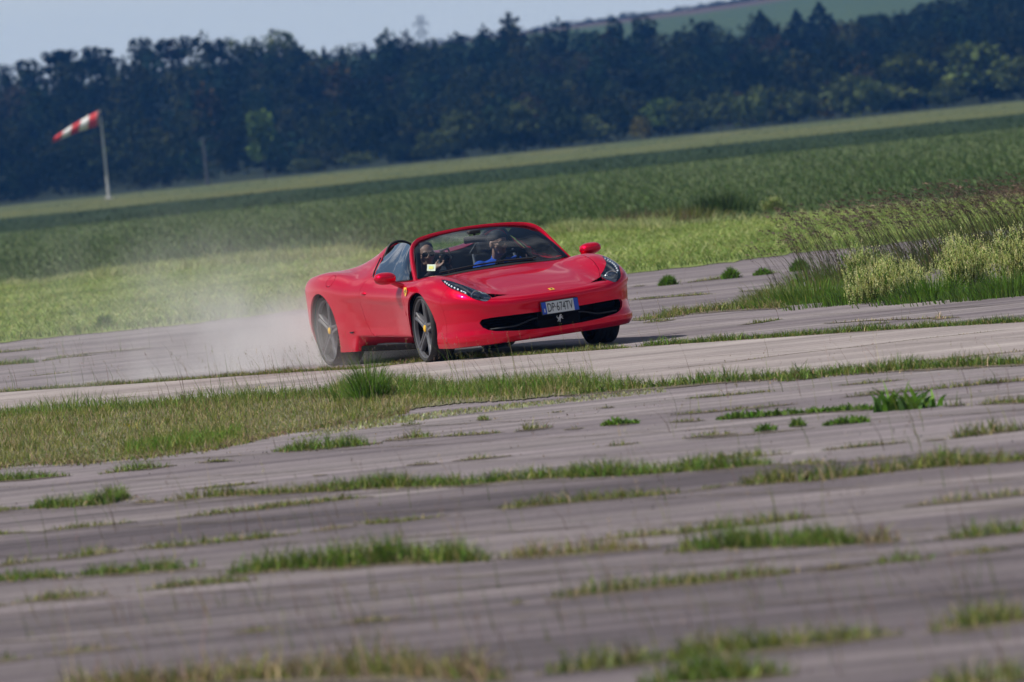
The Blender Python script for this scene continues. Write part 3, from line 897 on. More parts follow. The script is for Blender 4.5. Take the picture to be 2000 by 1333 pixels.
# --- door mirrors, handles
for sg in (-1, 1):
    dr = doors['L' if sg > 0 else 'R']
    mb = MB(); rows = []
    for u in np.linspace(0, 1, 15):                 # along the housing, inner to outer end
        y = .930 + .215 * u; k = math.sqrt(max(0, 1 - (2 * u - 1) ** 4)) * .5 + .5 * math.sqrt(max(0, 1 - (2 * u - 1) ** 2))
        hh = (.060 - .006 * u) * k + .001; dd = .085 * k + .001
        rows.append([(-.55 + dd * (1.15 * math.cos(a) if math.cos(a) > 0 else .55 * math.cos(a)), sg * y, .842 + .012 * u + hh * math.sin(a)) for a in np.linspace(0, 2 * math.pi, 20)[:-1]])
    mb.grid(rows, closed_v=True); mir = cmb(mb, 'door_mirror', M['paint'], dr, 60)
    mb = MB(); rows = []
    for t in np.linspace(0, 1, 8):
        y = .862 + .15 * t; z = .735 + .085 * t ** .8
        rows.append([(-.52 - .01 * t + (.066 - .026 * t) * math.cos(a), sg * y, z + (.032 - .012 * t) * math.sin(a)) for a in np.linspace(0, 2 * math.pi, 13)[:-1]])
    mb.grid(rows, closed_v=True); cmb(mb, 'mirror_stalk', M['paint'], mir, 60)
    mb = MB(); mb.box((-.594, sg * 1.035, .848), (.004, .16, .07), .0); cmb(mb, 'mirror_glass', M['chrome'], mir)
    mb = MB(); rows = []
    for u in np.linspace(0, 1, 9):
        k = math.sqrt(max(0, 1 - (2 * u - 1) ** 2)) + .02
        rows.append([(-1.39 - .16 * u, sg * (.925 + .030 * k * math.cos(a)), .705 + .020 * k * math.sin(a) + .012 * u) for a in np.linspace(0, 2 * math.pi, 11)[:-1]])
    mb.grid(rows, closed_v=True); cmb(mb, 'door_handle', M['paint'], dr, 60)
    # small metal badge on the lower flank
    mb = MB()
    for a, w_ in ((0, .05), (.045, .02), (-.045, .022)): mb.box((-1.93 + a, sg * .9345, .348 + .003 * (a > 0)), (w_ * .8, .006, .012 if a else .018), .002)
    cmb(mb, 'flank_badge', M['disc'], body)

# --- tail
for sg in (-1, 1):
    mb = MB(); c = Vector((-3.36, sg * .66, .80)); rows = []
    for q, d in ((.001, .03), (.05, .028), (.075, .015), (.085, -.02)):
        rows.append([c + Vector((-d - .02, sg * q * math.cos(a), q * math.sin(a))) for a in np.linspace(0, 2 * math.pi, 25)[:-1]])
    mb.grid(rows, closed_v=True); cmb(mb, 'tail_light', M['tail'], smooth=50)
mb = MB(); mb.box((-3.36, 0, .26), (.16, 1.30, .20), .03); cmb(mb, 'diffuser', M['black'])
for y in (-.11, 0, .11):
    mb = MB(); mb.lathe([(.040, -.05), (.043, -.10), (.037, -.10), (.034, .02)], 20, 'X'); mb.v = [(-3.42 + a, b + y, c + .33) for a, b, c in mb.v]
    cmb(mb, 'exhaust_tip', M['chrome'], smooth=40)
# black roll hoops behind the seats, rear screen
for sg in (-1, 1):
    mb = MB()
    mb.tube(smooth_poly([(-1.535, sg * .70, .905), (-1.54, sg * .645, 1.02), (-1.535, sg * .58, 1.125), (-1.545, sg * .47, 1.150), (-1.55, sg * .36, 1.10), (-1.56, sg * .27, .99), (-1.57, sg * .22, .93)], 4, False), .013, 10)
    cmb(mb, 'roll_hoop', M['black'], smooth=60)

# --- cabin
mb = MB(); ys = np.linspace(-.80, .80, 33)
top_e = [(-1.585, y, max(.5, sz(-1.60, y) - .004)) for y in ys]
mb.grid([[(-1.46, y, .20) for y in ys], [(-1.50, y, .70) for y in ys], [(-1.575, y, top_e[i][2] - .02) for i, y in enumerate(ys)], top_e])
mb.grid([[(x, y, .20 + .10 * (x > -.5)) for y in np.linspace(-.85, .85, 5)] for x in (-1.50, -1.0, -.6, -.25)])
for sg in (-1, 1):
    mb.grid([[(x, sg * .84, .18), (x, sg * .80, .45), (x, sg * .76, .60), (x, sg * .80, .795)] for x in np.linspace(-1.55, -.40, 8)])
tub = cmb(mb, 'cabin_tub', M['leather'], smooth=30)
mb = MB(); rows = []
for y in np.linspace(-.78, .78, 33):               # dashboard with the hood over the dials
    b = .055 * math.exp(-((y - .38) / .19) ** 4)
    rows.append([(-.34, y, .78 - .03 * abs(y)), (-.50, y, .800 - .02 * abs(y) + b * .5), (-.62, y, .80 + b), (-.70, y, .785 + b), (-.71, y, .745), (-.66, y, .60), (-.60, y, .45), (-.45, y, .30)])
mb.grid(rows); cmb(mb, 'dashboard', M['greyleather'], smooth=50)
mb = MB(); mb.box((-1.0, 0, .36), (.95, .22, .26), .04); cmb(mb, 'centre_console', M['leather'])
# steering wheel
swc = Vector((-.83, .38, .765)); sq = Matrix.Rotation(R(-66), 4, 'Y')
mb = MB(); mb.M = Matrix.Translation(swc) @ sq
mb.tube([(.178 * math.cos(a), .178 * math.sin(a), 0) for a in np.linspace(0, 2 * math.pi, 41)[:-1]], .017, 10, closed=True)
for a in (0.2, math.pi - .2 + .0, -math.pi / 2 + .35, -math.pi / 2 - .35):
    mb.tube([(.03 * math.cos(a), .03 * math.sin(a), .0), (.17 * math.cos(a), .17 * math.sin(a), 0)], .016, 8)
mb.box((0, 0, .005), (.13, .12, .05), .02)
mb.tube([(0, 0, -.01), (0, 0, -.20)], .03, 10)
swh = cmb(mb, 'steering_wheel', M['leather'], smooth=50)
for sg in (-1, 1):
    seat = empty('seat'); seat.parent = CAR
    mb = MB(); mb.box((-1.02, sg * .38, .34), (.50, .42, .14), .05, Matrix.Rotation(R(-8), 4, 'Y'))
    for e in (-1, 1): mb.box((-1.0, sg * .38 + e * .21, .38), (.48, .08, .15), .035)
    cmb(mb, 'seat_cushion', M['leather'], seat, 50)
    mb = MB(); rows = []
    for t in np.linspace(0, 1, 14):
        x = -1.23 - .24 * t; z = .36 + .56 * t; w = .23 - .03 * t - .03 * sstep(.75, 1, t)
        rows.append([(x + .03 * math.cos(a) * 1.6 + (.05 * abs(math.cos(a)) ** 6 if False else 0) + .045 * abs(math.sin(a)) ** 3, sg * .38 + w * math.sin(a), z + .015 * math.cos(a)) for a in np.linspace(0, 2 * math.pi, 25)[:-1]])
    mb.grid(rows, closed_v=True); cmb(mb, 'backrest', M['leather'], seat, 50)
    mb = MB(); mb.box((-1.475, sg * .38, .985), (.09, .24, .15), .04, Matrix.Rotation(R(-14), 4, 'Y')); cmb(mb, 'headrest', M['leather'], seat, 50)
    for e in (-1, 1):
        mb = MB(); mb.tube([(-1.13 - .24 * t, sg * .38 + e * (.238 - .035 * t), .38 + .55 * t) for t in np.linspace(0, 1, 9)], [.012 + .016 * math.sin(math.pi * t) for t in np.linspace(0, 1, 9)], 8)
        cmb(mb, 'side_bolster', M['greyleather'], seat, 60)
mb = MB(); mb.box((-.80, .0, 1.085), (.03, .22, .066), .014, Matrix.Rotation(R(10), 4, 'Y')); mb.tube([(-.79, 0, 1.10), (-.80, 0, 1.165)], .012, 8)
mb.box((-.81, .0, 1.155), (.09, .12, .035), .012)
cmb(mb, 'rear_view_mirror', M['black'], smooth=40)
bm.free()
# ------------------------------------------------------------------ people
def lump_capsule(bm, p0, p1, r0, r1, n=10):
    p0, p1 = Vector(p0), Vector(p1); d = p1 - p0; L = d.length
    q = d.to_track_quat('Z', 'Y').to_matrix() if L > 1e-6 else Matrix.Identity(3)
    V = []; prof = []
    for a in np.linspace(-90, 0, 5): prof.append((r0 * math.cos(R(a)), r0 * math.sin(R(a))))
    for a in np.linspace(0, 90, 5): prof.append((r1 * math.cos(R(a)), L + r1 * math.sin(R(a))))
    rows = []
    for r, h in prof:
        rows.append([bm.verts.new(p0 + q @ Vector((max(r, 1e-4) * math.cos(2 * math.pi * j / n), max(r, 1e-4) * math.sin(2 * math.pi * j / n), h))) for j in range(n)])
    for i in range(len(rows) - 1):
        for j in range(n): bm.faces.new((rows[i][j], rows[i][(j + 1) % n], rows[i + 1][(j + 1) % n], rows[i + 1][j]))
    bm.faces.new(rows[0][::-1]); bm.faces.new(rows[-1])

def lump_ell(bm, c, r, rz=0.0, ry=0.0):
    m = Matrix.Translation(c) @ Matrix.Rotation(rz, 4, 'Z') @ Matrix.Rotation(ry, 4, 'Y') @ Matrix.Diagonal((*r, 1))
    bmesh.ops.create_icosphere(bm, subdivisions=3, radius=1.0, matrix=m)

def fused(name, lumps, voxel, mats, smooth_it=3):
    """one continuous skin over all the lumps"""
    b = bmesh.new()
    for l in lumps:
        if l[0] == 'c': lump_capsule(b, *l[1:])
        else: lump_ell(b, *l[1:])
    me = bpy.data.meshes.new(name); b.to_mesh(me); b.free()
    o = bpy.data.objects.new(name, me); COL.objects.link(o)
    md = o.modifiers.new('fuse', 'REMESH'); md.mode = 'VOXEL'; md.voxel_size = voxel
    ms = o.modifiers.new('soft', 'SMOOTH'); ms.factor = .5; ms.iterations = smooth_it
    bpy.context.view_layer.update()
    me2 = bpy.data.meshes.new_from_object(o.evaluated_get(bpy.context.evaluated_depsgraph_get()))
    me2.name = name; o.modifiers.clear(); o.data = me2; bpy.data.meshes.remove(me)
    me2.polygons.foreach_set('use_smooth', np.ones(len(me2.polygons), dtype=bool))
    me2.materials.clear()
    for m in (mats if isinstance(mats, (list, tuple)) else [mats]): me2.materials.append(m)
    return o

def head_frame(c, yaw, pitch=0.0):
    return Matrix.Translation(c) @ Matrix.Rotation(yaw, 4, 'Z') @ Matrix.Rotation(pitch, 4, 'Y')

def hand_lumps(wrist, palm, dirs, curl, thumb):
    """palm, four fingers of unequal length bent towards 'curl', thumb off the side"""
    L = []; wrist, palm, f, cu = Vector(wrist), Vector(palm), Vector(dirs[0]).normalized(), Vector(curl).normalized()
    s = Vector(dirs[1]).normalized()
    L.append(('c', wrist, palm, .027, .030))
    for k, ln in zip((-1.5, -.5, .5, 1.5), (.92, 1.05, 1.0, .78)):
        a = palm + s * (k * .021) + f * .022
        b_ = a + (f * .8 + cu * .35).normalized() * .040 * ln
        c = b_ + (f * .1 + cu).normalized() * .028 * ln
        d = c + (-f * .7 + cu * .6).normalized() * .022 * ln
        L += [('c', palm + s * (k * .015), a, .012, .0105), ('c', a, b_, .0105, .0095), ('c', b_, c, .0095, .009), ('c', c, d, .009, .008)]
    t = Vector(thumb).normalized(); a = wrist.lerp(palm, .45) + t * .02
    L += [('c', a, a + t * .030 + f * .016, .014, .012), ('c', a + t * .030 + f * .016, a + t * .036 + f * .048 + cu * .012, .012, .010)]
    return L

def seated(side, head_c, yaw, pitch, hands, shirt_mat, label, hair, glasses=True):
    y0 = side * .38
    hip = Vector((-1.03, y0, .36)); chest = Vector((-1.24, y0, .68)); neck = Vector((-1.275, y0, .850))
    HM = head_frame(Vector(head_c), yaw, pitch)
    H = lambda x, y, z: tuple(HM @ Vector((x, y, z)))
    lump = [('c', hip, Vector((-1.15, y0, .46)), .145, .135), ('e', (-1.18, y0, .50), (.115, .165, .13)), ('e', chest, (.115, .185, .15)), ('e', (-1.26, y0, .775), (.09, .19, .085)),
            ('c', neck + Vector((0, 0, -.02)), H(-.02, 0, -.07), .062, .056)]
    # head: skull, face, jaw, brow, nose, lips, ears
    lump += [('e', H(-.012, 0, .030), (.098, .077, .088), yaw), ('e', H(.022, 0, -.010), (.068, .064, .090), yaw), ('e', H(.040, 0, -.078), (.040, .045, .034), yaw),
             ('c', H(.078, -.030, .022), H(.078, .030, .022), .014, .014), ('c', H(.084, 0, .012), H(.106, 0, -.026), .009, .013), ('c', H(.088, -.014, -.030), H(.088, .014, -.030), .009, .009),
             ('c', H(.082, -.018, -.055), H(.082, .018, -.055), .008, .008), ('c', H(.080, -.015, -.066), H(.080, .015, -.066), .008, .008), ('e', H(.070, 0, -.092), (.020, .022, .016), yaw),
             ('c', H(.058, -.048, -.012), H(.040, -.056, -.030), .014, .016), ('c', H(.058, .048, -.012), H(.040, .056, -.030), .014, .016),
             ('e', H(-.012, .080, -.008), (.022, .012, .034), yaw), ('e', H(-.012, -.080, -.008), (.022, .012, .034), yaw)]
    sleeves = []
    for s, (elbow, wrist, palm, dirs, curl, thumb) in hands.items():
        sh = Vector((-1.27, y0 + s * .185, .795)); el, wr = Vector(elbow), Vector(wrist)
        lump += [('e', sh, (.062, .062, .062)), ('c', sh, el, .053, .040), ('c', el, el.lerp(wr, .35), .041, .042), ('c', el.lerp(wr, .35), wr, .042, .027)]
        lump += hand_lumps(wrist, palm, dirs, curl, thumb)
        sleeves += [('e', sh, (.074, .074, .072)), ('c', sh, sh.lerp(el, .62), .068, .060)]
    for s in (-1, 1):                                # legs into the footwell, feet on the floor
        kn = Vector((-.62, y0 + s * .14, .47)); an = Vector((-.30, y0 + s * .11, .25))
        lump += [('c', hip + Vector((.02, s * .09, 0)), kn, .088, .060), ('c', kn, kn.lerp(an, .4), .058, .055), ('c', kn.lerp(an, .4), an, .055, .038), ('c', an + Vector((-.03, 0, -.03)), an + Vector((.14, s * .01, -.02)), .042, .032)]
    o = fused('person', lump, .0085, M['skin'], 3)
    tag(o, label, 'person')
    sh = fused('shirt', [('c', hip, Vector((-1.15, y0, .46)), .158, .150), ('e', (-1.18, y0, .50), (.130, .180, .14)), ('e', chest, (.130, .200, .16)), ('e', (-1.262, y0, .785), (.100, .205, .088)),
                         ('c', neck + Vector((0, 0, -.05)), neck + Vector((.010, 0, .012)), .080, .068)] + sleeves, .012, shirt_mat, 4)
    tr = fused('trousers', [('c', hip, hip + Vector((-.05, 0, .05)), .155, .150)] + [q for s in (-1, 1) for q in (('c', hip + Vector((.02, s * .09, 0)), Vector((-.62, y0 + s * .14, .47)), .098, .070), ('c', Vector((-.62, y0 + s * .14, .47)), Vector((-.32, y0 + s * .11, .27)), .068, .055))], .015, M['shirt_dark'], 3)
    kids = [sh, tr]
    if hair == 'cap':
        hl = [('e', H(-.018, 0, .052), (.100, .083, .078), yaw), ('e', H(-.055, 0, .015), (.062, .076, .070), yaw)]
        hh = fused('hair', hl, .008, M['hair'], 2); kids.append(hh)
    else:
        hl = [('e', H(-.024, 0, .056), (.092, .083, .070), yaw), ('e', H(-.060, 0, .010), (.058, .076, .068), yaw), ('e', H(-.02, .066, .020), (.040, .018, .040), yaw), ('e', H(-.02, -.066, .020), (.040, .018, .040), yaw)]
        hh = fused('hair', hl, .008, M['hair'], 2); kids.append(hh)
    mb = MB()
    for s in (-1, 1):
        P = []
        for u in np.linspace(-1, 1, 7):
            yy = s * (.034 + .030 * u); xx = .104 - .35 * max(0, abs(yy) - .03) - 2.2 * max(0, abs(yy) - .045) ** 1.4
            k = math.sqrt(max(0, 1 - abs(u) ** 3))
            P.append([H(xx, yy, .006 + .022 * k), H(xx + .004, yy, .006), H(xx, yy, .006 - .024 * k)])
        mb.grid(P)
        mb.tube([H(.088, s * .064, .014), H(.03, s * .080, .014), H(-.02, s * .084, .010)], .004, 6)
    mb.tube([H(.108, -.012, .014), H(.110, 0, .016), H(.108, .012, .014)], .004, 6)
    sg_ = mb.build('sunglasses', M['shades'], None, 60); kids.append(sg_)
    # place in the leaning car: origin at the hips
    T = CARM @ LEAN @ Matrix.Translation(hip)
    for k in [o] + kids: k.data.transform(Matrix.Translation(-hip))
    o.matrix_world = T
    for k in kids: k.parent = o
    return o

# driver at the wheel, left hand over the top of the rim, right hand on its side
def rim_pt(a, r=.178):
    return swc + sq.to_3x3() @ Vector((r * math.cos(a), r * math.sin(a), 0))
pl_, pr_ = rim_pt(R(42)), rim_pt(R(-75))
seated(1, (-1.185, .375, 1.005), R(16), R(3), {
    1: ((-1.02, .63, .66), pl_ + Vector((-.075, .035, .010)), pl_ + Vector((-.022, .008, .026)), ((.75, -.1, .55), (.35, -.65, .2)), (.55, -.2, -1), (0, -1, .2)),
    -1: ((-1.05, .17, .56), pr_ + Vector((-.085, .01, -.02)), pr_ + Vector((-.03, .004, .012)), ((.8, -.2, .4), (0, -.2, 1)), (.4, .8, -.3), (0, .5, 1))},
    M['shirt_blue'], 'man in a blue t-shirt and dark glasses at the steering wheel of the red car', 'cap')
# passenger holding a small camera up beside the face
seated(-1, (-1.13, -.385, 1.000), R(-4), R(2), {
    1: ((-.98, -.155, .68), (-1.00, -.225, .865), (-.985, -.235, .905), ((.35, 0, 1), (.5, .6, 0)), (.2, -.8, .4), (-.6, .3, .6)),
    -1: ((-1.00, -.60, .66), (-.985, -.40, .835), (-.965, -.335, .872), ((.2, .8, .5), (.9, -.1, 0)), (0, .5, .8), (-.5, .2, .8))},
    M['shirt_dark'], 'passenger in dark glasses holding a small camera in the red car', 'short')
mb = MB(); cc = Vector((-.975, -.27, .945))
mb.box(cc, (.085, .062, .085), .012); mb.box(cc + Vector((-.01, 0, .052)), (.04, .045, .025), .008)
vc = mb.build('video_camera', M['black'], None, 40)
mb = MB(); mb.lathe([(.001, .082), (.020, .080), (.026, .086), (.029, .086), (.030, .03)], 24, 'X'); mb.v = [tuple(Vector(v) + cc) for v in mb.v]
ln = mb.build('camera_lens', M['shades'], vc, 40)
mb = MB(); mb.tube([cc + Vector((.01, -.03 + .0, .07)), cc + Vector((.0, .055, .085)), cc + Vector((0, .085, .0)), cc + Vector((0, .060, -.06)), cc + Vector((0, .02, -.07))], .010, 8)
st = mb.build('camera_grip', M['greyleather'], vc, 50)
for k in (vc, ln, st): k.data.transform(Matrix.Translation(-cc))
vc.matrix_world = CARM @ LEAN @ Matrix.Translation(cc)
tag(vc, 'small black camera held up beside the passenger in dark glasses', 'camera')
# ------------------------------------------------------------------ the land
rng = np.random.default_rng(7)
WOOD_Y0, WOOD_Y1, RIDGE_Y = 1135.0, 1460.0, 2600.0
_wx = np.array([-400, -86, -60, -38, -30, -26, 0, 34, 60, 78, 90, 400.0])
_wz = np.array([12, 12, 14.2, 14.6, 12.2, 12.0, 12.4, 9.6, 7.4, 10.0, 12.5, 14.0])
def land_z(x, y):
    x = np.asarray(x, float); y = np.asarray(y, float)
    w = np.interp(x, _wx, _wz)
    z = w * sstep(WOOD_Y0 - 60, WOOD_Y1, y) ** 1.3
    ridge = 32.2 + x * .034
    z = z + (ridge - w) * sstep(WOOD_Y1 + 40, RIDGE_Y, y)
    z = z - 20 * sstep(RIDGE_Y, RIDGE_Y + 350, y)
    return z
def bump_mix(n, l, b, tc, scale, strength, dist=.02, detail=5):
    t = n.new('ShaderNodeTexNoise'); t.inputs['Scale'].default_value = scale; t.inputs['Detail'].default_value = detail
    l.new(tc.outputs['Object'], t.inputs['Vector'])
    bp = n.new('ShaderNodeBump'); bp.inputs['Strength'].default_value = strength; bp.inputs['Distance'].default_value = dist
    l.new(t.outputs[0], bp.inputs['Height']); l.new(bp.outputs[0], b.inputs['Normal'])

def mat_ground(name, cols, scale=(1, 1, 1), rot=0.0, ns=1.0, detail=6, pos=(.3, .7), fine=None, bump=(30, .3, .03), rough=.9):
    """colour ramp over stretched noise, with an optional finer grain multiplied in"""
    m, n, l, b = new_mat(name)
    b.inputs['Roughness'].default_value = rough; b.inputs['Specular IOR Level'].default_value = .2
    tc = n.new('ShaderNodeTexCoord'); mp = n.new('ShaderNodeMapping')
    mp.inputs['Rotation'].default_value = (0, 0, rot); mp.inputs['Scale'].default_value = scale
    l.new(tc.outputs['Object'], mp.inputs['Vector'])
    t = n.new('ShaderNodeTexNoise'); t.inputs['Scale'].default_value = ns; t.inputs['Detail'].default_value = detail
    l.new(mp.outputs[0], t.inputs['Vector'])
    r = n.new('ShaderNodeValToRGB'); e = r.color_ramp.elements
    while len(e) < len(cols): e.new(.5)
    for i, c in enumerate(cols):
        e[i].position = pos[0] + (pos[1] - pos[0]) * i / (len(cols) - 1); e[i].color = (*c, 1)
    l.new(t.outputs[0], r.inputs[0]); out = r.outputs[0]
    if fine:
        for (fs, lo, hi, sc) in fine:
            mp2 = n.new('ShaderNodeMapping'); mp2.inputs['Rotation'].default_value = (0, 0, rot); mp2.inputs['Scale'].default_value = sc
            l.new(tc.outputs['Object'], mp2.inputs['Vector'])
            t2 = n.new('ShaderNodeTexNoise'); t2.inputs['Scale'].default_value = fs; t2.inputs['Detail'].default_value = 5
            l.new(mp2.outputs[0], t2.inputs['Vector'])
            mr = n.new('ShaderNodeMapRange'); mr.inputs[1].default_value = .32; mr.inputs[2].default_value = .68; mr.inputs[3].default_value = lo; mr.inputs[4].default_value = hi
            l.new(t2.outputs[0], mr.inputs[0])
            mx = n.new('ShaderNodeMix'); mx.data_type = 'RGBA'; mx.blend_type = 'MULTIPLY'; mx.inputs[0].default_value = 1
            l.new(out, mx.inputs[6]); l.new(mr.outputs[0], mx.inputs[7]); out = mx.outputs[2]
    l.new(out, b.inputs['Base Color'])
    bump_mix(n, l, b, tc, *bump)
    return m

JA, JB = px2g(0, 768), px2g(2000, 624)
JDIR = (JB - JA).normalized(); JROT = math.atan2(JDIR.y, JDIR.x)
M['soil'] = mat_ground('rough_grass_ground', [(.035, .050, .018), (.060, .075, .026), (.085, .082, .035)], ns=.35, bump=(14, .6, .05))
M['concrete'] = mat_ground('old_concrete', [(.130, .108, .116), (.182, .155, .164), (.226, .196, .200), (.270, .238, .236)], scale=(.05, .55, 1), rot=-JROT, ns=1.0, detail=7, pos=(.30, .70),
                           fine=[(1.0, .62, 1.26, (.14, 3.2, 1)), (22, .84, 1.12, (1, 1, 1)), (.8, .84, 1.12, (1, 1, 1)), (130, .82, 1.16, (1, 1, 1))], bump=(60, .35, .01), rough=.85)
M['near_concrete'] = mat_ground('dark_vignetted_concrete', [(.084, .069, .076), (.128, .107, .115), (.172, .146, .152), (.222, .192, .192)], scale=(.05, .55, 1), rot=-JROT, ns=1.0, detail=7, pos=(.30, .70),  # darker near slabs, with lens vignetting also put into the colour
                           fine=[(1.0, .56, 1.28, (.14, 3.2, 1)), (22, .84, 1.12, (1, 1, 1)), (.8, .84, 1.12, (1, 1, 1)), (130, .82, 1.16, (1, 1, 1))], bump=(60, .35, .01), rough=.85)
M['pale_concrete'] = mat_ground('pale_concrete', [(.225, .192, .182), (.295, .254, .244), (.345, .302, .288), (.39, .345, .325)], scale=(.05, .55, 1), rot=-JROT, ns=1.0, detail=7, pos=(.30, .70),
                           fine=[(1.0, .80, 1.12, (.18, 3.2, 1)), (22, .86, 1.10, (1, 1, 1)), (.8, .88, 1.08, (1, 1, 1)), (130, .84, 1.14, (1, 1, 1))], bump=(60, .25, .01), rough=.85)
M['verge'] = mat_ground('verge_soil', [(.12, .105, .075), (.13, .13, .06), (.16, .15, .09), (.19, .165, .13)], ns=1.6, bump=(14, .6, .05))
M['mown'] = mat_ground('mown_grass_ground', [(.105, .150, .034), (.18, .23, .06), (.28, .32, .11)], scale=(.5, 2.0, 1), rot=-JROT, ns=.8, bump=(9, .9, .10))
M['crop_ground'] = mat_ground('crop_ground', [(.070, .095, .036), (.090, .122, .046), (.108, .142, .054)], ns=.6, bump=(5, .8, .2))
M['far_crop'] = mat_ground('dark_band', [(.016, .034, .010), (.022, .044, .013)], scale=(.2, .03, 1), ns=.6, bump=(2, .6, .2))
M['far_grass'] = mat_ground('pale_far_grass', [(.065, .090, .034), (.095, .112, .040), (.13, .128, .042)], scale=(.12, .02, 1), ns=.8, bump=(2, .6, .2))
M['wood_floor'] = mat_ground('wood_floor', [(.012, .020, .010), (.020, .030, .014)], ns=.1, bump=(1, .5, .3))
M['hill_green'] = mat_ground('hill_field', [(.045, .075, .036), (.054, .088, .042)], scale=(.02, .02, 1), ns=1, bump=(1, .2, .2))
M['hill_brown'] = mat_ground('hill_plough', [(.085, .062, .062), (.10, .075, .072)], scale=(.02, .02, 1), ns=1, bump=(1, .2, .2))

def sheet(name, poly, z, m, label=None, sub=0):
    mb = MB(); mb.add([(p[0], p[1], z) for p in poly], [tuple(range(len(poly)))])
    o = mb.build(name, m, None)
    for v in o.data.polygons:
        if v.normal.z < 0: o.data.flip_normals(); break
    return tag(o, kind='structure')

# ground: one sheet to the horizon, rising into the wooded slope and the far hill
gx = np.r_[np.linspace(-560, -130, 12), np.linspace(-120, 120, 49), np.linspace(130, 560, 12)]
gy = np.r_[-12, 20, 60, 120, 180, 300, 500, 800, 1000, np.linspace(1070, 1470, 41), np.linspace(1490, 2590, 45), np.linspace(2600, 3300, 20)]
XX, YY = np.meshgrid(gx, gy); ZZ = land_z(XX, YY); nx_, ny_ = len(gx), len(gy)
V = np.stack([XX.ravel(), YY.ravel(), ZZ.ravel()], 1)
ii, jj = np.meshgrid(np.arange(nx_ - 1), np.arange(ny_ - 1)); a = (jj * nx_ + ii).ravel()
Fq = np.stack([a, a + 1, a + nx_ + 1, a + nx_], 1)
ymid = YY[:-1, :-1].ravel(); mi = np.zeros(len(Fq), int); mi[ymid >= WOOD_Y0 - 70] = 1; mi[ymid >= 1560] = 2; mi[(ymid >= 2330) & (ymid < 2590)] = 3
ground = link('ground', np_mesh('ground', V, Fq, None, True, mi), [M['soil'], M['wood_floor'], M['hill_green'], M['hill_brown']])
tag(ground, kind='structure')

MOWN_LOW = [(-260, 690), (0, 671), (124, 658), (268, 645), (412, 629), (600, 606), (860, 577), (1100, 552), (1230, 536), (1415, 515), (1550, 497), (1730, 479), (1865, 461), (2000, 443), (2300, 400)]
MOWN_TOP = [(-260, 590), (0, 561), (70, 559), (186, 540), (309, 524), (412, 520), (536, 505), (697, 499), (900, 476), (1100, 450), (1302, 446), (1505, 430), (1775, 407), (2000, 394), (2300, 362)]
ml = [px2g(*p) for p in MOWN_LOW]; mt = [px2g(*p) for p in MOWN_TOP]
def jag(P, amp, n=8):
    """a natural, wandering edge"""
    out = []
    for p, q in zip(P[:-1], P[1:]):
        for k in range(n):
            w = p.lerp(q, k / n); out.append(Vector((w.x, w.y + float(rng.normal(0, amp)), 0)))
    return out + [P[-1]]
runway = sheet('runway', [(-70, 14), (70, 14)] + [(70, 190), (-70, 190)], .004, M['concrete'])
LANE = [px2g(*p) for p in [(-300, 790), (0, 768), (440, 738), (840, 706), (1240, 680), (1510, 661), (1877, 637), (2060, 627), (2400, 600)]] + [px2g(*p) for p in [(2400, 684), (2060, 707), (1772, 723), (1527, 738), (1300, 757), (1100, 775), (900, 782), (640, 800), (0, 830), (-300, 850)]]
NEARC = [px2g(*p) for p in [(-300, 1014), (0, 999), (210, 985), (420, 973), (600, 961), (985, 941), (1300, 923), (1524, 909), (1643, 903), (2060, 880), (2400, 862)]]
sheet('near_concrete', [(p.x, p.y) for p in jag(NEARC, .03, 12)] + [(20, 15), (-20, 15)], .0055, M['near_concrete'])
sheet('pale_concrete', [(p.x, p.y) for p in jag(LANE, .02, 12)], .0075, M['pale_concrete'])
mown = sheet('mown_grass', [(p.x, p.y) for p in jag(ml, .35)] + [(p.x, p.y) for p in reversed(jag(mt, .6))], .012, M['mown'])
sheet('crop_field', [(p.x, p.y) for p in jag(mt, .5)] + [(110, 200), (140, 404), (-140, 404), (-110, 240)], .008, M['crop_ground'])
fb0 = [px2g(-300, 420), px2g(500, 382), px2g(1000, 348), px2g(1500, 307), px2g(2300, 236)]
sheet('dark_field_band', [(-300, 403), (300, 403), (300, 590), (-300, 590)], .03, M['far_crop'])  # band of darker green across the far part of the field
sheet('far_meadow', [(-300, 589), (300, 589), (300, 1068), (-300, 1068)], .06, M['far_grass'])

# ------------------------------------------------------------------ leaves and blades
def pal(n, cols, w=None, jit=.22):
    c = np.array(cols)[rng.choice(len(cols), n, p=w)]
    return np.clip(c * np.exp(rng.normal(0, jit, (n, 1))) * np.exp(rng.normal(0, .06, (n, 3))), 0, 1)
GREEN, YGREEN, DGREEN, STRAW, BROWN = (.120, .190, .034), (.235, .250, .055), (.065, .110, .026), (.44, .35, .19), (.21, .145, .095)
FRESH, PALE, PINK = (.135, .265, .028), (.36, .40, .19), (.34, .23, .19)

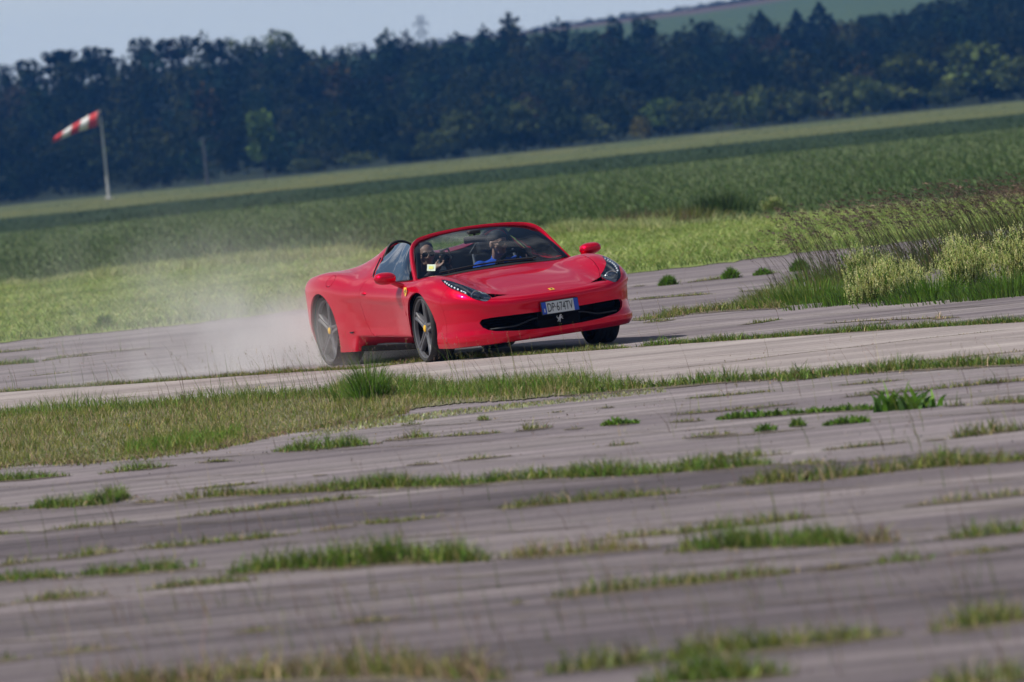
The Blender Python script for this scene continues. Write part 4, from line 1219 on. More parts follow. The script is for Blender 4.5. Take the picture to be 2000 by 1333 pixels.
def blades(P, h, w, lean, col, az=None, lean_dir=None, seg=2):
    """curved grass blades; P (n,3), h, w, lean arrays; returns verts, quads, colours"""
    n = len(P); az = rng.uniform(0, 2 * np.pi, n) if az is None else az
    ld = rng.uniform(0, 2 * np.pi, n) if lean_dir is None else lean_dir
    side_ = np.stack([np.cos(az), np.sin(az), np.zeros(n)], 1); L = np.stack([np.cos(ld), np.sin(ld), np.zeros(n)], 1)
    V = []
    for t in np.linspace(0, 1, seg + 1):
        c = P + L * (lean * h * t ** 1.8)[:, None] + np.array([0, 0, 1]) * (h * t * np.sqrt(np.maximum(.08, 1 - (lean * t * .8) ** 2)))[:, None]
        ww = (w * (1 - .92 * t ** 1.6))[:, None]
        V += [c - side_ * ww * .5, c + side_ * ww * .5]
    k = 2 * (seg + 1); V = np.stack(V, 1).reshape(-1, 3)
    b = (np.arange(n) * k)[:, None]
    F = np.concatenate([b + np.array([[2 * s, 2 * s + 1, 2 * s + 3, 2 * s + 2]]) for s in range(seg)], 0)
    shade_ = np.repeat(col, k, 0)
    return V, F, shade_

def heads(P, size, col, dirv=None, n_each=5, hw=1.0):
    """small seed clusters: little diamonds round each point, stretched along dirv"""
    n = len(P) * n_each
    C = np.repeat(P, n_each, 0); s = np.repeat(size, n_each)
    D = np.tile(np.array([[0, 0, 1.0]]), (n, 1)) if dirv is None else np.repeat(dirv, n_each, 0)
    t = np.tile(np.linspace(-1, 1, n_each), len(P))
    C = C + D * (t * s)[:, None] + rng.normal(0, .16, (n, 3)) * s[:, None]
    r = s * hw * (.42 - .22 * np.abs(t)) * rng.uniform(.7, 1.2, n)
    A = rng.normal(0, 1, (n, 3)); A /= np.linalg.norm(A, axis=1)[:, None]
    B = np.cross(A, D); B /= np.linalg.norm(B, axis=1)[:, None] + 1e-9
    V = np.stack([C - B * r[:, None] * .6, C - D * r[:, None], C + B * r[:, None] * .6, C + D * r[:, None]], 1).reshape(-1, 3)
    F = (np.arange(n) * 4)[:, None] + np.array([[0, 1, 2, 3]])
    return V, F, np.repeat(np.repeat(col, n_each, 0), 4, 0)

class Veg:
    def __init__(s): s.V, s.F, s.C, s.n = [], [], [], 0
    def add(s, t):
        V, F, C = t; s.V.append(V); s.F.append(F + s.n); s.C.append(C); s.n += len(V)
    def build(s, name, m, parent=None):
        return link(name, np_mesh(name, np.concatenate(s.V), np.concatenate(s.F), np.concatenate(s.C), False), m, parent)
M['grass'] = mat_leaf('grass_blades', .30)
M['leaf'] = mat_leaf('tree_leaves', .15, .9)
M['leaf'].node_tree.nodes['Principled BSDF'].inputs['Specular IOR Level'].default_value = .03
M['dry'] = mat_leaf('seed_heads', .35)
M['bark'] = mat('bark', (.045, .035, .028), rough=.9, var=.3, vscale=3, bump=.4, bscale=12)

def along(pts, n, spread_m, edge=None):
    """n random ground points along a polyline given in photo pixels, spread across it in metres"""
    G = np.array([tuple(px2g(*p)) for p in pts]); d = np.linalg.norm(np.diff(G, axis=0), axis=1); c = np.r_[0, np.cumsum(d)]
    q = rng.uniform(0, c[-1], n); k = np.clip(np.searchsorted(c, q) - 1, 0, len(d) - 1); t = (q - c[k]) / d[k]
    P = G[k] + (G[k + 1] - G[k]) * t[:, None]
    off = rng.normal(0, spread_m, n); P[:, 1] += off
    return P, q / c[-1], c[-1]

# ------------------------------------------------------------------ weeds in the joints of the concrete
# (pixels of the strip's foot, blade height m, spread across m, blades per metre, mix: 0 green 1 yellowish 2 dry 3 leafy, seed stems per metre)
STRIPS = [
 ([(-60, 772), (0, 768), (227, 753), (440, 738), (619, 726), (700, 722), (840, 706), (1000, 697), (1240, 680)], .055, .10, 700, 1, 1.2),
 ([(1240, 680), (1300, 675), (1460, 664), (1510, 661), (1720, 647), (1877, 637), (2060, 627)], .075, .13, 800, 0, 2),
 ([(1300, 724), (1440, 708), (1527, 696), (1650, 682), (1790, 665), (1982, 645)], .02, .03, 90, 2, .6),
 ([(1440, 637), (1470, 634), (1527, 625)], .05, .10, 350, 1, 3), ([(1605, 634), (1700, 628), (1880, 622)], .04, .06, 100, 2, 2), ([(1820, 626), (1850, 624)], .09, .10, 500, 2, 10), ([(1710, 634), (1735, 632)], .07, .08, 500, 1, 2),
 ([(1100, 776), (1300, 757), (1405, 748), (1527, 739), (1650, 731), (1772, 724), (1900, 718), (2060, 708)], .10, .28, 900, 0, 5),
 ([(1520, 746), (1560, 742), (1600, 739)], .17, .18, 1300, 0, 4),
 ([(1760, 712), (1830, 706), (1900, 698), (2050, 684)], .035, .06, 220, 2, 3),
 ([(1338, 781), (1400, 776), (1527, 764)], .045, .06, 500, 1, 2), ([(1632, 755), (1700, 750), (1772, 743)], .04, .06, 350, 1, 1),
 ([(1307, 813), (1400, 806), (1510, 795), (1560, 791)], .04, .07, 330, 1, 2), ([(1640, 779), (1700, 773), (1790, 765), (1930, 751), (2060, 740)], .05, .07, 450, 1, 2), ([(1925, 752), (1960, 749)], .09, .09, 800, 0, 1),
 ([(1300, 828), (1380, 823)], .04, .07, 330, 1, 1), ([(1400, 821), (1457, 818), (1540, 812), (1615, 807), (1720, 802)], .055, .10, 420, 3, 1), ([(1842, 796), (1885, 793)], .11, .10, 800, 1, 4), ([(1905, 793), (1990, 789), (2060, 786)], .07, .10, 400, 1, 3),
 ([(1335, 859), (1400, 852), (1440, 849)], .05, .08, 450, 1, 2), ([(1475, 845), (1515, 841)], .08, .10, 600, 3, 0), ([(1545, 836), (1575, 834)], .13, .08, 500, 3, 0), ([(1608, 833), (1650, 829), (1695, 825)], .085, .10, 650, 3, 0),
 ([(1340, 862), (1600, 838)], .02, .05, 60, 2, 1),
 ([(1853, 859), (1900, 852), (1947, 846), (2060, 836)], .09, .12, 520, 1, 4), ([(1800, 864), (1850, 860)], .03, .06, 150, 2, 1),
 ([(1601, 882), (1660, 876), (1734, 869), (1784, 864)], .05, .08, 380, 1, 2),
 ([(782, 833), (824, 830)], .075, .10, 700, 0, 1), ([(929, 823), (960, 822)], .07, .08, 650, 0, 1), ([(1076, 808), (1104, 805)], .06, .06, 700, 1, 0), ([(1167, 800), (1202, 797)], .055, .06, 650, 1, 0),
 ([(530, 884), (600, 879), (660, 874), (747, 867)], .11, .20, 950, 0, 3), ([(745, 864), (800, 859), (859, 855)], .07, .12, 500, 1, 3), ([(859, 855), (911, 852), (988, 846)], .045, .09, 420, 1, 2), ([(1005, 845), (1050, 840), (1083, 836)], .085, .11, 520, 1, 4),
 ([(1100, 842), (1140, 838)], .05, .08, 250, 1, 2), ([(1174, 834), (1210, 832), (1247, 829)], .06, .08, 520, 3, 0), ([(1181, 873), (1215, 871), (1251, 867)], .05, .06, 450, 1, 1),
 ([(880, 903), (940, 898), (1002, 892)], .055, .09, 520, 1, 3), ([(792, 911), (859, 907)], .05, .08, 280, 1, 2), ([(610, 932), (640, 929)], .04, .06, 200, 2, 1), ([(410, 905), (455, 901)], .06, .08, 450, 1, 1),
 ([(600, 963), (680, 957), (757, 955), (897, 951), (985, 942), (1072, 934), (1195, 930), (1300, 924), (1424, 916), (1524, 909)], .115, .15, 950, 0, 4), ([(1300, 912), (1400, 900), (1545, 888)], .08, .10, 420, 1, 3),
 ([(1524, 912), (1600, 908), (1643, 905)], .06, .09, 420, 1, 2), ([(1650, 905), (1700, 901), (1780, 893)], .06, .10, 260, 1, 4),
 ([(600, 983), (660, 978), (733, 972)], .06, .08, 450, 1, 1), ([(500, 989), (600, 984)], .035, .07, 260, 1, 1),
 ([(964, 998), (1010, 995), (1055, 990), (1160, 980), (1265, 970), (1350, 962)], .085, .10, 650, 1, 2), ([(1180, 976), (1205, 974)], .15, .10, 900, 1, 1),
 ([(1422, 952), (1500, 946), (1580, 941), (1702, 926), (1825, 912), (1930, 906), (2060, 896)], .115, .14, 820, 1, 4), ([(1570, 941), (1592, 939)], .16, .08, 1000, 0, 1), ([(1800, 900), (1880, 893)], .18, .15, 700, 0, 5),
 ([(1350, 962), (1422, 952)], .05, .08, 420, 1, 2),
 ([(-40, 945), (0, 942), (60, 938), (140, 931)], .085, .12, 800, 0, 2), ([(192, 928), (240, 922), (297, 917), (346, 911)], .085, .10, 650, 0, 2), ([(385, 906), (460, 902)], .05, .08, 400, 1, 2),
 ([(371, 958), (440, 951), (514, 945)], .05, .09, 480, 1, 2), ([(-40, 1001), (0, 999), (70, 993)], .055, .10, 550, 1, 2), ([(60, 993), (140, 990), (210, 985), (255, 973)], .12, .16, 1000, 0, 2), ([(255, 985), (310, 984)], .05, .10, 350, 2, 3),
 ([(308, 984), (420, 973), (525, 968), (620, 962), (700, 958)], .085, .12, 720, 1, 3), ([(-40, 1047), (0, 1046), (60, 1041)], .06, .09, 600, 1, 2), ([(87, 1038), (180, 1030), (270, 1021)], .06, .09, 520, 1, 2),
 ([(343, 1014), (420, 1005), (490, 998), (612, 984), (700, 975)], .065, .10, 650, 1, 2), ([(-40, 1112), (0, 1108), (87, 1098)], .07, .10, 560, 1, 3), ([(87, 1098), (160, 1090), (241, 1080)], .08, .11, 620, 1, 2),
 ([(266, 1075), (310, 1072), (380, 1065), (448, 1059), (520, 1051), (581, 1045)], .085, .12, 560, 1, 4), ([(602, 1042), (654, 1035), (700, 1030)], .06, .10, 420, 2, 5),
 ([(-60, 1140), (0, 1135), (70, 1131), (140, 1128)], .10, .13, 850, 0, 2), ([(150, 1126), (245, 1122), (330, 1117), (402, 1111)], .10, .14, 700, 0, 4),
 ([(430, 1128), (500, 1120), (560, 1114), (640, 1112), (700, 1110), (755, 1102), (860, 1100), (965, 1096)], .16, .16, 950, 0, 8), ([(965, 1096), (1070, 1090), (1175, 1080), (1294, 1074)], .10, .15, 600, 2, 10),
 ([(270, 1157), (322, 1150), (400, 1142), (504, 1136)], .075, .11, 600, 1, 3), ([(21, 1182), (110, 1173), (217, 1164)], .085, .12, 560, 1, 3), ([(-60, 1190), (20, 1184)], .06, .1, 400, 2, 2),
 ([(690, 1026), (762, 1023), (820, 1016), (877, 1009)], .055, .08, 520, 1, 5), ([(1154, 1059), (1250, 1050), (1350, 1042), (1387, 1036), (1500, 1023), (1615, 1008)], .075, .11, 520, 1, 5),
 ([(1294, 1082), (1350, 1076), (1420, 1070), (1510, 1067), (1600, 1066), (1685, 1066)], .14, .16, 850, 0, 7), ([(1640, 1064), (1700, 1060), (1760, 1058)], .17, .18, 520, 2, 26), ([(1825, 1056), (1880, 1050), (1930, 1045), (2060, 1034)], .13, .16, 640, 0, 12),
 ([(1765, 993), (1850, 984), (2060, 962)], .07, .10, 320, 1, 6), ([(1692, 1105), (1760, 1097), (1825, 1091)], .095, .11, 720, 0, 3), ([(1846, 1087), (1910, 1081), (1975, 1077)], .08, .10, 520, 1, 4), ([(1601, 1115), (1660, 1110)], .07, .09, 420, 2, 3),
 ([(993, 1183), (1024, 1179)], .10, .10, 560, 1, 5), ([(1066, 1176), (1110, 1169), (1175, 1162), (1260, 1153), (1350, 1144), (1475, 1130), (1560, 1122)], .095, .11, 650, 1, 5), ([(1560, 1122), (1700, 1108)], .04, .08, 200, 2, 3),
 ([(455, 1241), (500, 1236), (535, 1231)], .085, .10, 520, 1, 6), ([(667, 1219), (715, 1216), (797, 1207)], .065, .09, 420, 1, 2), ([(87, 1284), (160, 1276), (245, 1269)], .075, .11, 460, 2, 5), ([(-60, 1300), (60, 1290)], .075, .11, 420, 1, 3),
 ([(1052, 1320), (1140, 1309), (1245, 1298), (1350, 1288)], .12, .14, 620, 1, 4), ([(1300, 1296), (1352, 1285), (1430, 1277), (1510, 1271), (1590, 1262), (1650, 1257), (1769, 1243)], .12, .13, 720, 1, 4), ([(1811, 1240), (1900, 1228), (2060, 1208)], .15, .16, 820, 1, 4),
 ([(100, 1345), (300, 1338), (520, 1330), (800, 1325), (1000, 1330)], .16, .20, 500, 2, 26), ([(1240, 1345), (1330, 1335), (1450, 1330), (1560, 1320)], .19, .16, 900, 0, 5), ([(1780, 1345), (1900, 1335), (2060, 1320)], .17, .18, 800, 1, 5),
 # behind the car
 ([(-40, 693), (0, 690), (91, 682)], .05, .12, 500, 1, 5), ([(-40, 717), (0, 714), (78, 708)], .08, .16, 700, 0, 3), ([(78, 708), (128, 700), (190, 694)], .05, .12, 350, 1, 6), ([(41, 738), (100, 732), (153, 727)], .035, .08, 260, 2, 5), ([(90, 700), (300, 680)], .04, .15, 40, 2, 6),
 ([(215, 781), (285, 775)], .03, .04, 250, 1, 2), ([(16, 802), (50, 799)], .05, .06, 500, 1, 2), ([(100, 795), (140, 792)], .03, .04, 200, 2, 2),
 ([(1230, 588), (1302, 582), (1392, 575)], .045, .14, 400, 1, 5), ([(1230, 562), (1262, 559)], .06, .12, 300, 1, 2), ([(1334, 554), (1392, 548), (1430, 543)], .05, .14, 380, 1, 3), ([(1478, 538), (1523, 534)], .08, .14, 700, 0, 2), ([(1545, 567), (1480, 569), (1440, 571)], .025, .08, 120, 1, 1),
 ([(1230, 627), (1298, 620), (1352, 612), (1451, 605), (1540, 601)], .10, .45, 700, 1, 6), ([(1255, 632), (1320, 626)], .06, .2, 500, 1, 2),
]
MIX = {0: ([GREEN, YGREEN, DGREEN, FRESH, STRAW], [.40, .22, .16, .17, .05]), 1: ([GREEN, YGREEN, DGREEN, STRAW, BROWN], [.30, .38, .13, .13, .06]),
       2: ([GREEN, YGREEN, STRAW, BROWN, PINK], [.14, .24, .30, .20, .12]), 3: ([FRESH, GREEN, DGREEN], [.5, .3, .2])}
jg, sh_ = Veg(), Veg()
soilV, soilF, soilC = [], [], []
for pts, h, sp, dens, mix, stems in STRIPS:
    G = [px2g(*p) for p in pts]; L = sum((b - a).length for a, b in zip(G[:-1], G[1:]))
    n = int(max(14, L * dens * .92))
    P, q, _ = along(pts, n, sp * .55)
    clump = .70 + .45 * np.abs(np.sin(q * L * 3.1 + rng.uniform(0, 6)) * np.sin(q * L * 1.13 + rng.uniform(0, 6))) + .25 * rng.random(n)
    h *= .85 if pts[0][1] < 880 else .70
    clump *= .35 + .65 * np.clip(np.minimum(q, 1 - q) * L / .25, 0, 1) ** .6
    kp = rng.random(n) < np.clip(np.minimum(q, 1 - q) * L / .20, .15, 1) * (.78 + .22 * (np.sin(q * L * 2.3 + rng.uniform(0, 6)) * np.sin(q * L * 5.9 + rng.uniform(0, 6)) > -.45))
    P[:, 1] += sp * .8 * np.sin(q * L * 1.7 + rng.uniform(0, 6)); hh = h * clump * rng.uniform(.5, 1.25, n) * 1.1
    if mix == 3: jg.add(blades(P, hh, rng.uniform(.016, .034, n), rng.uniform(.3, 1.0, n), pal(n, *MIX[3])))
    else:
        P, hh = P[kp], hh[kp]; n2 = len(P); jg.add(blades(P, hh, rng.uniform(.004, .0085, n2) * (1 + h * 3), rng.uniform(.15, 1.25, n2), pal(n2, *MIX[mix])))
        n3 = n2 // 3; P3 = P[rng.integers(0, n2, n3)] + np.c_[rng.normal(0, .06, n3), rng.normal(0, sp * .8, n3), np.zeros(n3)]
        jg.add(blades(P3, h * rng.uniform(.15, .5, n3), rng.uniform(.005, .010, n3), rng.uniform(.5, 1.4, n3), pal(n3, [STRAW, BROWN, YGREEN, DGREEN], [.3, .3, .25, .15])))
    # a ribbon of dirt and moss in the joint itself
    k = max(3, int(L / .22)); c = 0
    Pd = []
    for i in range(k + 1):
        u = i / k * (len(G) - 1); a_ = min(int(u), len(G) - 2); Pd.append(G[a_].lerp(G[a_ + 1], u - a_))
    b0 = sum(len(v) for v in soilV); rows = []
    for i, p in enumerate(Pd):
        w = sp * (1.15 + .7 * rng.random()) * (.15 if i in (0, k) else 1)
        rows += [(p.x, p.y - w * 1.1, .0085), (p.x, p.y + w * 1.1, .0085)]
    soilV.append(rows); soilF += [(b0 + 2 * i, b0 + 2 * i + 2, b0 + 2 * i + 3, b0 + 2 * i + 1) for i in range(k)]
    ns_ = int(L * stems * .6)
    if ns_:
        P, q, _ = along(pts, ns_, sp * .7); hh = np.maximum(h * 1.9, .12) * rng.uniform(.8, 1.9, ns_) + .03
        ld = rng.normal(2.9, .9, ns_); ln = rng.uniform(.1, .7, ns_); cc_ = pal(ns_, [BROWN, STRAW, PINK, YGREEN], [.30, .28, .27, .15])
        jg.add(blades(P, hh, np.full(ns_, .0035), ln, cc_, lean_dir=ld, seg=3))
        tip = P + np.stack([np.cos(ld) * ln * hh, np.sin(ld) * ln * hh, hh * np.sqrt(np.maximum(.08, 1 - (ln * .8) ** 2))], 1)
        sh_.add(heads(tip, rng.uniform(.016, .040, ns_), pal(ns_, [BROWN, PINK, STRAW], [.3, .4, .3]), n_each=8, hw=.5))
# hairline cracks and slab joints between the weeds
for y0_, y1_ in ((1010, 888), (1052, 930), (1095, 985), (1150, 1020), (1210, 1090), (1262, 1150), (960, 842), (925, 800), (880, 770), (1190, 1060), (818, 690), (790, 655), (705, 590), (690, 560)):
    G = [px2g(x, y0_ + (y1_ - y0_) * (x + 100) / 2200) for x in np.linspace(-100, 2100, 60)]; b0 = sum(len(v) for v in soilV); rows = []; w_ = rng.uniform(.010, .022)
    dy = np.cumsum(rng.normal(0, .012, 60))
    for i, p in enumerate(G):
        w = w_ * rng.uniform(.3, 1.5); rows += [(p.x, p.y + dy[i] - w * 1.6, .0082), (p.x, p.y + dy[i] + w * 1.6, .0082)]
    soilV.append(rows); soilF += [(b0 + 2 * i, b0 + 2 * i + 2, b0 + 2 * i + 3, b0 + 2 * i + 1) for i in range(59)]
dirt_me = np_mesh('joint_dirt', [v for r in soilV for v in r], soilF)
M['dirt'] = mat_ground('joint_soil', [(.075, .060, .045), (.12, .10, .075), (.20, .175, .15)], ns=5, bump=(40, .5, .02))
tag(link('joint_dirt', dirt_me, M['dirt']), 'dark soil and moss filling the joints of the concrete slabs', 'soil', kind='stuff')

def fill(poly, n):
    """n random ground points inside a polygon given in photo pixels (even over the ground)"""
    G = np.array([tuple(px2g(*p))[:2] for p in poly]); lo, hi = G.min(0), G.max(0); out = np.zeros((0, 2))
    while len(out) < n:
        q = lo + (hi - lo) * rng.random((n * 2, 2)); out = np.concatenate([out, q[inside([tuple(g) for g in G], q)]])
    return np.c_[out[:n], np.zeros(n)]
def patch(poly, n, h, w, cols, wts, lean=(.1, .9), veg=None):
    P = fill(poly, n); f = .55 + .6 * np.abs(np.sin(P[:, 0] * 2.3 + 1) * np.cos(P[:, 1] * .9 + P[:, 0] * .7)) + .2 * rng.random(n)
    (veg or jg).add(blades(P, h * f * rng.uniform(.5, 1.3, n), rng.uniform(w * .7, w * 1.4, n), rng.uniform(*lean, n), pal(n, cols, wts)))
    return P
VERGE = [(-80, 905), (0, 915), (80, 905), (180, 905), (300, 893), (400, 880), (470, 866), (520, 853), (640, 833), (720, 822), (800, 802), (900, 790), (1000, 785), (1110, 774), (1270, 762), (1110, 760), (900, 764), (760, 766), (650, 773), (480, 783), (250, 800), (100, 812), (-80, 822)]
gp_ = [px2g(*p) for p in VERGE]
sheet('verge', [(p.x, p.y) for p in jag(gp_ + [gp_[0]], .10, 26)[:-1]], .0125, M['verge'])
patch(VERGE, 26000, .075, .0065, [GREEN, YGREEN, DGREEN, STRAW, BROWN, FRESH], [.14, .46, .05, .26, .06, .03])
patch([(-80, 818), (0, 822), (250, 808), (480, 790), (650, 780), (800, 772), (800, 760), (650, 766), (480, 776), (250, 793), (0, 808), (-80, 815)], 5200, .13, .006, [GREEN, FRESH, YGREEN, DGREEN], [.4, .2, .3, .1])
patch([(650, 790), (760, 782), (900, 782), (1050, 772), (1270, 761), (1100, 757), (960, 757), (800, 764), (660, 770)], 7000, .15, .0065, [GREEN, FRESH, YGREEN, STRAW], [.4, .25, .25, .1])
patch([(240, 893), (300, 890), (420, 872), (470, 860), (470, 852), (380, 862), (250, 880)], 2000, .11, .008, [FRESH, YGREEN, GREEN], [.4, .4, .2])
patch([(560, 862), (700, 842), (900, 812), (1100, 790), (1300, 768), (1300, 760), (1060, 785), (860, 805), (640, 838)], 2600, .03, .01, [PALE, YGREEN, STRAW], [.6, .25, .15])
for edge_, k in (([(-80, 906), (0, 916), (80, 906), (180, 906), (300, 894), (400, 881), (470, 867), (520, 855), (640, 835), (720, 824), (800, 804)], 5200), ([(-80, 822), (100, 811), (250, 799), (480, 782), (650, 772)], 2600)):
    P, q, _ = along(edge_, k, .28); f = .5 + .5 * np.abs(np.sin(q * 37) * np.sin(q * 91 + 1))
    jg.add(blades(P, rng.uniform(.02, .07, k) * f + .01, rng.uniform(.006, .012, k), rng.uniform(.3, 1.1, k), pal(k, [BROWN, STRAW, YGREEN, GREEN], [.3, .2, .3, .2])))
# tall thin stems with heads along the verge
for poly, n, hr, cols in (([(300, 820), (760, 790), (1180, 765), (1180, 750), (760, 765), (300, 795)], 130, (.22, .50), None), ([(620, 790), (1180, 768), (1180, 756), (620, 772)], 70, (.25, .55), None),
                          ([(-60, 760), (300, 745), (640, 722), (700, 730), (300, 752), (-60, 770)], 60, (.12, .30), None), ([(0, 1150), (2000, 1010), (2000, 880), (0, 1000)], 90, (.10, .30), None), ([(0, 1330), (2000, 1330), (2000, 1090), (0, 1200)], 260, (.10, .26), None),
                          ([(100, 730), (560, 690), (560, 650), (100, 690)], 60, (.10, .30), None), ([(1300, 760), (2000, 700), (2000, 880), (1300, 900)], 80, (.08, .28), None)):
    P = fill(poly, n); hh = rng.uniform(*hr, n); ld = rng.normal(3.0, .8, n); ln = rng.uniform(.05, .65, n)
    jg.add(blades(P, hh, np.full(n, .0042), ln, pal(n, [GREEN, YGREEN, BROWN, PINK], [.3, .3, .25, .15]), lean_dir=ld, seg=3))
    tip = P + np.stack([np.cos(ld) * ln * hh, np.sin(ld) * ln * hh, hh * np.sqrt(np.maximum(.08, 1 - (ln * .8) ** 2))], 1)
    sh_.add(heads(tip, rng.uniform(.012, .032, n), pal(n, [BROWN, PINK, STRAW, YGREEN], [.25, .3, .2, .25]), n_each=8, hw=.5))
# loose litter of stones and clippings on the slabs
P = np.concatenate([fill([(0, 940), (700, 880), (1400, 800), (2000, 740), (2000, 960), (0, 1130)], 420), fill([(0, 800), (2000, 650), (2000, 760), (0, 830)], 260), fill([(350, 905), (480, 880), (1300, 780), (1300, 800), (700, 880)], 160)])
n = len(P); P[:, 2] = .012
jg.add(heads(P, rng.uniform(.008, .022, n), pal(n, [(.34, .31, .29), STRAW, BROWN, (.20, .18, .17)], [.4, .2, .2, .2]), n_each=3))
tag(jg.build('grass', M['grass']), 'grass and weeds growing in the joints and verges of the concrete', 'grass', kind='stuff')
tag(sh_.build('seed_heads', M['dry']), 'brown and pinkish seed heads of the wild grass over the slabs', 'grass', kind='stuff')

# ------------------------------------------------------------------ mown strip: flattened, tangled cut grass
mv = Veg(); mpoly = MOWN_LOW + MOWN_TOP[::-1]
P = fill(mpoly, 64000)
dlo = np.interp(P[:, 0], [p.x for p in ml], [p.y for p in ml])
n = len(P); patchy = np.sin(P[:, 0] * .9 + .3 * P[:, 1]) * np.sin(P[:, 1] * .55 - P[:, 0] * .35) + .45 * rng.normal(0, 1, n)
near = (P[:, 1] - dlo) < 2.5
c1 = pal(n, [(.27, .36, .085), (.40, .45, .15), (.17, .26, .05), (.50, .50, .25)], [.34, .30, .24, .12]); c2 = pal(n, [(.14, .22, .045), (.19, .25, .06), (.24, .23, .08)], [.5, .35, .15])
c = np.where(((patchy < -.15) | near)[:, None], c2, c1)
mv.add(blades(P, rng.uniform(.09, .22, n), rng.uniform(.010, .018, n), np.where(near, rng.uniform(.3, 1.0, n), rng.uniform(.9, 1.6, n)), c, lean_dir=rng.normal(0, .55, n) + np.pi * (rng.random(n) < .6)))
# ragged swath along its far edge
for poly, k, hh_ in ((MOWN_TOP, 9000, .20), ([(180, 548), (420, 524), (700, 503)], 4000, .34), ([(1085, 458), (1200, 455), (1310, 450)], 2200, .33)):
    P, q, _ = along(poly, k, .5); mv.add(blades(P, rng.uniform(.5, 1.2, k) * hh_, rng.uniform(.012, .02, k), rng.uniform(.4, 1.2, k), pal(k, [(.34, .38, .15), (.44, .45, .22), (.22, .28, .09)])))
tag(mv.build('cut_grass', M['grass']), 'pale flattened cut grass on the strip between the concrete and the crop', 'grass', kind='stuff')

# ------------------------------------------------------------------ the green crop
cv = Veg()
def crop(y0, y1, n, h, w, cols, wts, power=1.0):
    y = 1 / (1 / y0 + (1 / y1 - 1 / y0) * rng.random(n) ** power)
    x = (rng.random(n) * 2 - 1) * (y * .066 + 5)
    lo = np.interp(x, [p.x for p in mt], [p.y for p in mt]); k = y > lo + .3; x, y = x[k], y[k]; m = len(x)
    P = np.stack([x, y, np.zeros(m)], 1)
    wav = .8 + .25 * np.sin(x * .8 + .2 * y) * np.sin(y * .21)
    cv.add(blades(P, h * wav * rng.uniform(.65, 1.2, m), w * rng.uniform(.6, 1.4, m) * (y / y0) ** .7, rng.uniform(.3, 1.1, m), pal(m, cols, wts, .32), lean_dir=rng.normal(3.0, 1.1, m)))
CG = [(.074, .122, .038), (.094, .150, .046), (.050, .086, .028), (.120, .172, .056), (.090, .128, .050)]
crop(140, 404, 120000, .18, .021, CG, [.34, .26, .20, .10, .10])
crop(403, 592, 16000, .16, .06, [(.018, .038, .011), (.026, .052, .014)], [.5, .5])
crop(588, 800, 5000, .18, .08, [(.085, .108, .034), (.135, .135, .042), (.18, .155, .040)], [.4, .45, .15])
crop(790, 1068, 5000, .22, .10, [(.068, .095, .036), (.095, .118, .045), (.17, .16, .045)], [.55, .4, .05])
tag(cv.build('crop', M['grass']), 'dark green cereal crop covering the field beyond the cut grass', 'crop', kind='stuff')
# ------------------------------------------------------------------ trees
def crown(seed, kind, nq):
    """leaf faces filling uneven lobes of a unit crown: radius about 1, from z 0 to about 2"""
    g = np.random.default_rng(seed)
    if kind == 'conifer':
        z = g.random(nq) ** .8; tier = np.abs(((z * 9) % 1) - .15); r = (1 - z) * (.62 + .45 * tier) * np.sqrt(g.random(nq) * .6 + .4); a = g.uniform(0, 2 * np.pi, nq)
        C = np.stack([r * np.cos(a), r * np.sin(a), z * 2.3 - .12 * r], 1); s = .13 * (1.25 - z)
        tone = .8 + .4 * g.random(nq)
    else:
        nl = 15; lob = []
        for i in range(nl):
            a = g.uniform(0, 2 * np.pi)
            if kind == 'tall': zz = g.uniform(.1, 2.2); rr = .42 * g.random() ** .5 * (1.1 - .25 * zz); sz_ = g.uniform(.28, .48)
            elif kind == 'pine': zz = g.uniform(1.25, 2.0); rr = .75 * g.random() ** .5; sz_ = g.uniform(.20, .36)
            elif kind == 'bush': zz = g.uniform(.15, 1.05); rr = .85 * g.random() ** .5 * (1.2 - .5 * zz); sz_ = g.uniform(.28, .48)
            else: zz = g.uniform(.35, 1.65); rr = .68 * g.random() ** .5 * math.sqrt(max(.2, 1 - ((zz - .9) / 1.1) ** 2)); sz_ = g.uniform(.30, .50)
            lob.append((rr * math.cos(a), rr * math.sin(a), zz, sz_, g.uniform(.62, 1.45)))
        L = np.array(lob); k = g.choice(nl, nq, p=(L[:, 3] ** 2) / (L[:, 3] ** 2).sum())
        d = g.normal(0, 1, (nq, 3)); d /= np.linalg.norm(d, axis=1)[:, None]
        rad = L[k, 3] * (.55 + .5 * g.random(nq) ** .5); C = L[k, :3] + d * rad[:, None] * np.array([1, 1, .62 if kind == 'pine' else .82])
        s = np.full(nq, .085); tone = L[k, 4] * (.75 + .5 * g.random(nq))
    s = s * g.uniform(.6, 1.5, nq)
    A = g.normal(0, 1, (nq, 3)); A /= np.linalg.norm(A, axis=1)[:, None]; B = g.normal(0, 1, (nq, 3)); B = np.cross(A, B); B /= np.linalg.norm(B, axis=1)[:, None]
    D = np.cross(A, B)
    V = np.stack([C - B * s[:, None], C - D * s[:, None] * .7, C + B * s[:, None], C + D * s[:, None] * .7], 1).reshape(-1, 3)
    F = (np.arange(nq) * 4)[:, None] + np.array([[0, 1, 2, 3]])
    return V, F, np.repeat(tone, 4)

